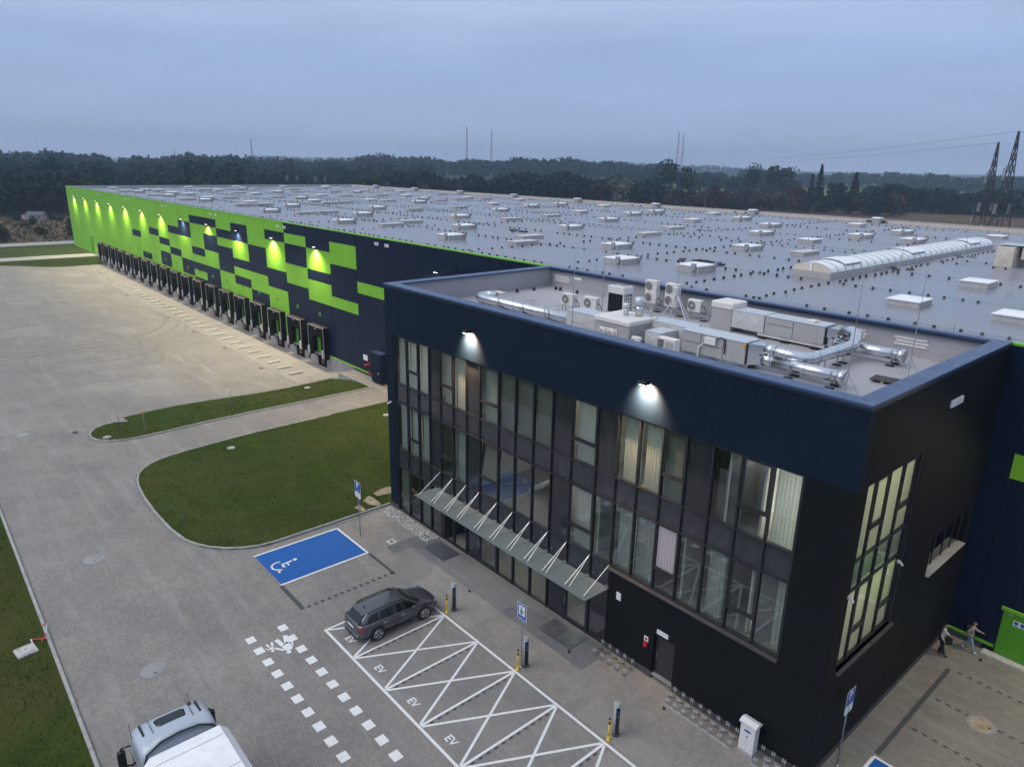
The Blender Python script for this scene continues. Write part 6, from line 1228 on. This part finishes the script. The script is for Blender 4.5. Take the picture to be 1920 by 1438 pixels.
# ------------------------------------------------------------------ trees and background
rng = np.random.default_rng(11)
def clump_tris(centers, size, rs, flat=.75, out=None):
    """random leaf-clump quads (two triangles) round the given centres"""
    n = len(centers); nn = rs.normal(size=(n, 3))*.8+(out if out is not None else 0); nn /= np.linalg.norm(nn, axis=1, keepdims=True); a = np.cross(nn, rs.normal(size=(n, 3))); a /= np.linalg.norm(a, axis=1, keepdims=True); b = np.cross(nn, a)+rs.normal(size=(n, 3))*.15; b -= a*(a*b).sum(1, keepdims=True); b /= np.linalg.norm(b, axis=1, keepdims=True)
    s_ = (size*rs.uniform(.6, 1.3, n))[:, None]; a = a*s_; b = b*s_*flat
    return np.stack([centers-a-b*.6, centers+a*.8-b, centers+a+b*.7, centers-a*.7+b], 1)
def crown_points(h, rx, n, rs, lobes=7, base=.25, conifer=False):
    if conifer:
        t = rs.uniform(0, 1, n)**1.3; r = rx*(1-t)*rs.uniform(.45, 1.05, n); a = rs.uniform(0, 2*np.pi, n); return np.stack([r*np.cos(a), r*np.sin(a), h*(.10+.9*t)], 1)
    L = np.stack([rs.uniform(-.62, .62, lobes)*rx, rs.uniform(-.62, .62, lobes)*rx, h*rs.uniform(base+.18, .86, lobes)], 1); lr = rx*rs.uniform(.38, .62, lobes)
    L[0] = (0, 0, h*.80); k = rs.integers(0, lobes, n); d = rs.normal(size=(n, 3)); d /= np.linalg.norm(d, axis=1, keepdims=True)
    p = L[k]+d*(lr[k]*rs.uniform(.6, 1.08, n))[:, None]*np.array([1, 1, .85]); p[:, 2] = np.clip(p[:, 2], h*base*.6, h*1.02); return p
def outward(P, h):
    c = P.mean(0); c[2] = h*.42; d = P-c; d /= np.linalg.norm(d, axis=1, keepdims=True)+1e-6; d[:, 2] = d[:, 2]+.35; return d*1.1
def tint_of(P, h, rs, spread=.5):
    t = rs.uniform(1-spread, 1+spread); n = len(P); k = t*rs.uniform(.75, 1.25, n); w = rs.uniform(-.22, .34); return np.stack([k*(1+w), k, k*(1-w*.5), np.ones(n)], 1)
def quads_mesh(name, Q, mat, tint=None):
    n = len(Q); me = bpy.data.meshes.new(name); me.vertices.add(n*4); me.vertices.foreach_set('co', Q.reshape(-1)); me.loops.add(n*4); me.loops.foreach_set('vertex_index', np.arange(n*4, dtype=np.int32)); me.polygons.add(n)
    me.polygons.foreach_set('loop_start', np.arange(0, n*4, 4, dtype=np.int32)); me.materials.append(MATS[mat]); me.update(); me.validate()
    ca = me.color_attributes.new('tint', 'FLOAT_COLOR', 'CORNER'); ca.data.foreach_set('color', (np.repeat(tint, 4, 0) if tint is not None else np.ones((n*4, 4))).astype(np.float32).reshape(-1)); return me
def forest(px0, px1, r0, r1, n, hmin, hmax, leaves, size, mat, label, seed, conif=.15, zoff=0.0, power=1.0, rxf=.30):
    rs = np.random.default_rng(seed); Q = []; T = []
    for i in range(n):
        px = rs.uniform(px0, px1); r = r0+(r1-r0)*rs.uniform(0, 1)**power; x, y = at_px(px, r); h = rs.uniform(hmin, hmax)*(1+.12*math.sin(px*.02)+.08*math.sin(px*.071+2)); c = rs.uniform() < conif
        k = int(leaves*rs.uniform(.7, 1.2)); P = crown_points(h, h*(.20 if c else rs.uniform(.8, 1.2)*rxf), k, rs, conifer=c, base=.08); d = outward(P, h); P += np.array([x, y, zt(x, y)+zoff]); Q.append(clump_tris(P, size*(.8 if c else 1), rs, out=d)); T.append(tint_of(P, h, rs))
    Q = np.concatenate(Q).astype(np.float32); o = link('forest', quads_mesh('forest', Q, mat, np.concatenate(T))); tag(o, label, 'forest', kind='stuff'); return o
forest(-140, 380, 335, 420, 330, 9, 15, 95, 1.15, 'leaf_forest', 'dark green wood edge at the far left behind the dry field', 1)
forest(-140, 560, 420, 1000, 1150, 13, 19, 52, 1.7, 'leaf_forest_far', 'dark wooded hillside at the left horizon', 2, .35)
forest(330, 800, 330, 520, 420, 8, 13, 80, 1.2, 'leaf_forest', 'mixed green wood behind the far corner of the warehouse', 3, .1)
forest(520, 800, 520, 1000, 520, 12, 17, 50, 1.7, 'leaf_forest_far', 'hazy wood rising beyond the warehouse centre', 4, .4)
forest(735, 1230, 395, 500, 460, 12, 17, 90, 1.25, 'leaf_dark', 'dark leafy wood edge behind the warehouse roof centre', 5, .1)
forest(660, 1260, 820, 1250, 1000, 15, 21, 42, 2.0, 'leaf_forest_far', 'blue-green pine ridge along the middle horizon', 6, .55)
forest(1130, 1700, 425, 490, 300, 5.5, 9.5, 80, .95, 'leaf_hedge', 'reddish brown autumn hedgerow beyond the brown field', 7, .0, rxf=.45)
forest(1620, 2050, 470, 580, 360, 9.5, 13.5, 85, 1.15, 'leaf_dark', 'dark green thicket behind the right lattice pylons', 8, .05, rxf=.4)
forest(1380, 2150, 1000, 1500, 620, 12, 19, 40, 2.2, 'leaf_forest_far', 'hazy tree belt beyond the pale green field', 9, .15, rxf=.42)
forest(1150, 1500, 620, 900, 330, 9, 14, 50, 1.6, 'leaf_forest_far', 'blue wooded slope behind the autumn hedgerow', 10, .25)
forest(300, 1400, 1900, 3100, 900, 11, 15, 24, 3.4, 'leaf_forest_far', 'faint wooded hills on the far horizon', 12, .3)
def tree(px, r, h, rx, mat, label, kind='broad', n=900, size=.5, base=.25, lobes=9, seed=0):
    rs = np.random.default_rng(100+seed); x, y = at_px(px, r); z = zt(x, y); o = empty('conifer_tree' if kind == 'conifer' else 'broadleaf_tree', (x, y, z)); tag(o, label, 'tree', 'trees beyond the warehouse')
    b = MB(); b.tube([(0, 0, 0), (.1, .05, h*.3), (.0, .1, h*.62), (.05, 0, h*.9)], [h*.022, h*.018, h*.011, h*.004], 7)
    if kind != 'conifer':
        for k in range(7):
            a = rs.uniform(0, 6.28); z0 = h*rs.uniform(.28, .6); e = (rx*.75*math.cos(a), rx*.75*math.sin(a), z0+h*rs.uniform(.15, .32)); b.tube([(0, .05, z0), (e[0]*.5, e[1]*.5, (z0+e[2])/2-.2), e], [h*.010, h*.006, h*.003], 5)
    b.build('trunk', 'bark', o, True); P = crown_points(h, rx, n, rs, lobes, base, kind == 'conifer'); link('crown', quads_mesh('crown', clump_tris(P, size, rs, out=outward(P, h)).astype(np.float32), mat, tint_of(P, h, rs, .1)), o)
tree(1160, 400, 16, 7.2, 'leaf_pale', 'pale silvery round willow behind the warehouse roof', n=2200, size=.55, base=.12, lobes=14, seed=1)
tree(1250, 450, 28, 8.0, 'leaf_dark', 'tallest sparse broadleaf tree above the autumn hedge', n=620, size=.6, lobes=12, seed=2)
tree(1289, 455, 24, 6.0, 'leaf_dark', 'slimmer broadleaf tree right of the tallest one', n=480, size=.6, seed=3)
tree(1405, 520, 26, 8, 'leaf_dark', 'left tree of the loose group on the skyline', n=800, size=.7, lobes=11, seed=4)
tree(1446, 530, 26.5, 8, 'leaf_dark', 'middle tree of the loose group on the skyline', n=800, size=.7, lobes=10, seed=5)
tree(1470, 540, 26, 7, 'leaf_dark', 'right tree of the loose group on the skyline', n=700, size=.7, lobes=9, seed=6)
tree(1533, 430, 25, 4.2, 'leaf_dark', 'pointed dark conifer left of the pale green field', 'conifer', n=900, size=.6, seed=7)
tree(1518, 436, 20, 3.2, 'leaf_dark', 'shorter conifer leaning against the pointed one', 'conifer', n=700, size=.6, seed=8)
tree(1600, 430, 21.5, 5.0, 'leaf_dark', 'wide dark conifer right of the field gap', 'conifer', n=800, size=.65, seed=9)
tree(1567, 425, 16.4, 6.5, 'leaf_dark', 'round dark tree between the two conifers', n=1100, size=.6, lobes=10, base=.1, seed=10)
tree(1648, 422, 15, 6.2, 'leaf_dark', 'round dark tree before the pale green field', n=1100, size=.6, lobes=10, base=.1, seed=11)
tree(1495, 425, 13.5, 6, 'leaf_brown', 'reddish brown tree in the autumn hedge left of conifers', n=1000, size=.6, lobes=9, base=.1, seed=12)
tree(1212, 410, 14, 6, 'leaf_brown', 'brown autumn tree just right of the pale willow', n=1000, size=.6, lobes=9, base=.1, seed=13)
tree(1338, 415, 14, 6, 'leaf_brown', 'dull brown tree under the skyline group', n=1000, size=.6, lobes=9, base=.1, seed=14)
tree(1118, 400, 13.5, 6, 'leaf_brown', 'brown tree left of the pale willow', n=1100, size=.6, lobes=10, base=.1, seed=15)
tree(372, 372, 11.5, 5.5, 'leaf_pale', 'pale green bushy tree behind the roof at centre left', n=1500, size=.6, lobes=12, base=.1, seed=16)
tree(424, 380, 14.0, 6.0, 'leaf_dark', 'dark tree right of the pale bushy one', n=1300, size=.65, lobes=11, base=.1, seed=17)
tree(1735, 1080, 20.5, 10, 'leaf_dark', 'lone rounded tree in the far right haze', n=420, size=1.4, lobes=9, base=.2, seed=18)
# scrub in the dry field
sc = []; rs = np.random.default_rng(33)
for i in range(75):
    x = rs.uniform(-330, -226); y = rs.uniform(-60, 75); h = rs.uniform(.7, 2.0)
    if rs.uniform() < .25 and x > -262: h = rs.uniform(2.2, 4.0)
    P = crown_points(h, h*.8, int(60+60*h), rs, 5, 0)+np.array([x, y, -.1]); sc.append(clump_tris(P, .30+.10*h, rs))
for i in range(10):
    y = rs.uniform(-26, 2); x = -229-rs.uniform(0, 9); h = rs.uniform(3, 4.8); P = crown_points(h, h*.85, 420, rs, 8, 0)+np.array([x, y, -.1]); sc.append(clump_tris(P, .5, rs))
o = link('scrub', quads_mesh('scrub', np.concatenate(sc).astype(np.float32), 'leaf_scrub')); tag(o, 'dark weedy scrub on the dry field at far left', 'scrub', kind='stuff')
# dry grass tufts
Q = []; x = rs.uniform(-335, -221, 9000); y = rs.uniform(-70, 80, 9000); P = np.stack([x, y, rs.uniform(-.05, .35, 9000)], 1); o = link('dry_grass', quads_mesh('dry_grass', clump_tris(P, .38, rs).astype(np.float32), 'field_dry')); tag(o, 'dry yellow-brown grass tufts of the waste field', 'dry grass', kind='stuff')
# short blades on the mown lawns
def blades(name, n, xr, yr, test, zf, label, seed, hh=.10):
    rs = np.random.default_rng(seed); P = []
    while len(P) < n:
        x = rs.uniform(*xr); y = rs.uniform(*yr)
        if test(x, y): P.append((x, y, zf(x, y)))
    P = np.array(P); a = rs.uniform(0, 6.28, n); w = rs.uniform(.012, .03, n); h = rs.uniform(.4, 1.3, n)*hh; dx = np.stack([np.cos(a)*w, np.sin(a)*w, 0*a], 1); lean = np.stack([rs.normal(0, .45, n)*h, rs.normal(0, .45, n)*h, h], 1)
    o = link(name, quads_mesh(name, np.stack([P-dx, P+dx, P+lean+dx*.3, P+lean-dx*.3], 1).astype(np.float32), 'blade')); tag(o, label, 'grass', kind='stuff')
def inpoly(poly):
    A = np.array(poly)
    def f(x, y):
        c = False; j = len(A)-1
        for i in range(len(A)):
            if (A[i][1] > y) != (A[j][1] > y) and x < (A[j][0]-A[i][0])*(y-A[i][1])/(A[j][1]-A[i][1])+A[i][0]: c = not c
            j = i
        return c
    return f
blades('grass_blades', 26000, (-49, -29.8), (-12.8, 12.4), inpoly(big), lambda x, y: .07+zg(x, y), 'short mown grass of the curved lawn beside the office', 41)
blades('grass_blades', 9000, (-63, -53), (-13, 12.4), inpoly(strip), lambda x, y: .07+zg(x, y), 'short mown grass of the narrow strip by the docks', 42)
blades('grass_blades', 26000, (-50, -8), (-34, -20.6), lambda x, y: True, lambda x, y: -.02+.05*math.sin(x*.8)*math.sin(y*.9), 'rough grass along the left kerb', 43, .16)
# cottage at the wood's edge
hx, hy = at_px(42, 318); z = zt(hx, hy); c = empty('cottage', (hx, hy, z), math.atan2(RX.y, RX.x)+R(10)); tag(c, 'tiny white cottage with grey roof at far left wood edge', 'house')
c.scale = (.75, .75, .75); MB().box(-3.4, 3.4, -2.4, 2.4, 0, 2.3).build('wall', 'house_wall', c); MB().add([(-3.9,-2.9,2.2),(3.9,-2.9,2.2),(3.9,2.9,2.2),(-3.9,2.9,2.2),(-3.9,0,3.9),(3.9,0,3.9)], [(0,1,5,4),(2,3,4,5),(1,2,5),(3,0,4),(0,3,2,1)]).build('roof', 'house_roof', c)
for x in (-2.2, -.6): MB().box(x-.5, x+.5, -2.44, -2.405, .9, 1.8).build('window', 'car_glass', c)
MB().box(1.4, 2.2, -2.44, -2.405, 0, 1.9).build('door', 'wood', c); hx2, hy2 = at_px(20, 315); s2 = empty('garden_shed', (hx2, hy2, zt(hx2, hy2)), .4); tag(s2, 'small pale shed left of the tiny cottage', 'shed'); MB().box(-1, 1, -.8, .8, 0, 1.9).build('wall', 'house_wall', s2); MB().add([(-1.2,-1,1.9),(1.2,-1,1.9),(1.2,1,2.3),(-1.2,1,2.3)], [(0,1,2,3)]).build('roof', 'rust', s2)
# posts of the far left field fence
fo = empty('field_fence', (-222.6, -8, -.1)); tag(fo, 'row of concrete fence posts at the edge of the dry field', 'fence')
for k in range(9): MB().box(-.09, .09, -16+k*4-.09, -16+k*4+.09, 0, 2.0).build('post', 'concrete', fo)
for zz in (.5, 1.1, 1.7): MB().cyl((0, -16, zz), (0, 16, zz), .012, n=4).build('wire', 'wire', fo)

# lattice pylons, masts and wires
def pylon(px, r, h, w, label, arms, seed=0, rz=None, group='lattice pylons'):
    x, y = at_px(px, r); z = zt(x, y); o = empty('lattice_pylon', (x, y, z), rz if rz is not None else math.atan2(RX.y, RX.x)+R(25)); tag(o, label, 'pylon', group)
    def wd(t): return w/2*(1-.72*t/.62) if t < .62 else (w/2*.28*(1-(t-.62)/.38*.85))
    L = [0, .12, .24, .35, .45, .54, .62, .70, .78, .86, .93, 1.0]; leg = MB(); br = MB(); bw = max(.09, r*.00046)
    C4 = [(-1,-1),(1,-1),(1,1),(-1,1)]
    for a, b_ in zip(L, L[1:]):
        wa, wb = wd(a), wd(b_)
        for sx, sy_ in C4: leg.bar((sx*wa, sy_*wa, a*h), (sx*wb, sy_*wb, b_*h), bw*1.5)
        for i in range(4):
            p, q_ = C4[i], C4[(i+1) % 4]; br.bar((p[0]*wa, p[1]*wa, a*h), (q_[0]*wb, q_[1]*wb, b_*h), bw*.8); br.bar((q_[0]*wa, q_[1]*wa, a*h), (p[0]*wb, p[1]*wb, b_*h), bw*.8); br.bar((p[0]*wb, p[1]*wb, b_*h), (q_[0]*wb, q_[1]*wb, b_*h), bw*.7)
    leg.build('legs_frame', 'pylon_steel', o); br.build('bracing', 'pylon_steel', o)
    for t, la, lb in arms:
        am = MB(); am.bar((-la, 0, t*h), (lb, 0, t*h), bw*1.4); am.bar((-la, 0, t*h), (0, 0, t*h+h*.055), bw); am.bar((lb, 0, t*h), (0, 0, t*h+h*.055), bw); am.build('crossarm', 'pylon_steel', o)
        for e in ((-la,) if lb < 1.5 else (-la, lb)):
            for d in (0, .7*(1 if e < 0 else -1)): MB().cyl((e+d, 0, t*h-.1), (e+d, 0, t*h-2.4), .13, n=6).build('insulator', 'brown_metal', o)
    return o, (x, y, z+h)
A_ = ((.50, 3.2, 2.8), (.74, 2.6, .8))
_, ta = pylon(1886, 205, 31.5, 5.2, 'taller lattice pylon at the right picture edge', A_); _, tb_ = pylon(1853, 232, 30.0, 5.2, 'second lattice pylon just left of the tallest', A_)
pylon(538, 335, 22.6, 4.6, 'left lattice pylon behind the warehouse roof', ((.48, 3.2, 3.2), (.72, 2.4, 2.4))); pylon(591, 345, 21.9, 4.4, 'right lattice pylon behind the warehouse roof', ((.48, 3.2, 3.2), (.72, 2.4, 2.4)))
def wire_run(p, q_, sag, label, r=.035):
    pts = [Vector(p).lerp(Vector(q_), t)-Vector((0, 0, sag*4*t*(1-t))) for t in np.linspace(0, 1, 24)]; o = MB().tube(pts, r, 4).build('power_line', 'wire'); tag(o, label, 'power line', 'overhead power lines')
e1 = at_px(1330, 760); e2 = at_px(1310, 800); wire_run(ta, (*e1, 31), 3, 'upper overhead wire running left from the tallest pylon'); wire_run(tb_, (*e2, 28), 3, 'lower overhead wire running left from the second pylon')
e3 = at_px(2150, 190); wire_run(ta, (*e3, 32), 1, 'overhead wire leaving the tallest pylon to the right')
def mast(px, r, h, label, w=1.6):
    x, y = at_px(px, r); z = zt(x, y); o = empty('radio_mast', (x, y, z)); tag(o, label, 'radio mast', 'distant radio masts'); n = 22; lg = MB(); br = MB(); C3 = [(math.cos(R(90+120*k))*w, math.sin(R(90+120*k))*w) for k in range(3)]; bw = r*.00030
    f = lambda t: 1.7-1.25*min(1, t*1.2)
    for i in range(n):
        a, b_ = i/n, (i+1)/n
        for k in range(3):
            p, q_ = C3[k], C3[(k+1) % 3]; lg.bar((p[0]*f(a), p[1]*f(a), a*h), (p[0]*f(b_), p[1]*f(b_), b_*h), bw); br.bar((p[0]*f(a), p[1]*f(a), a*h), (q_[0]*f(b_), q_[1]*f(b_), b_*h), bw*.6)
    lg.build('legs_frame', 'mast_grey', o); br.build('bracing', 'mast_grey', o)
mast(868, 1150, 66, 'taller thin radio mast on the middle horizon'); mast(914, 1250, 66, 'thin radio mast right of the taller one at middle'); mast(466, 1300, 46, 'thin radio mast on the left hills'); mast(1261, 1150, 66, 'left one of two thin masts at the right horizon'); mast(1270, 1180, 64, 'right one of two thin masts at the right horizon'); mast(321, 1500, 30, 'faint short mast above left forest')

# ------------------------------------------------------------------ haze
hm = NT('haze'); hm.t.nodes.remove(hm.b); pv = hm.n('ShaderNodeVolumePrincipled'); pv.inputs['Color'].default_value = (.58, .78, 1.0, 1); pv.inputs['Density'].default_value = .00031; pv.inputs['Anisotropy'].default_value = 0.0; hm.l(pv.outputs[0], hm.o.inputs['Volume'])
hz = MB().box(-3300, 1500, -1500, 3300, -4, 110).build('haze', 'haze'); tag(hz, 'pale blue evening haze over the land', 'haze', kind='stuff')
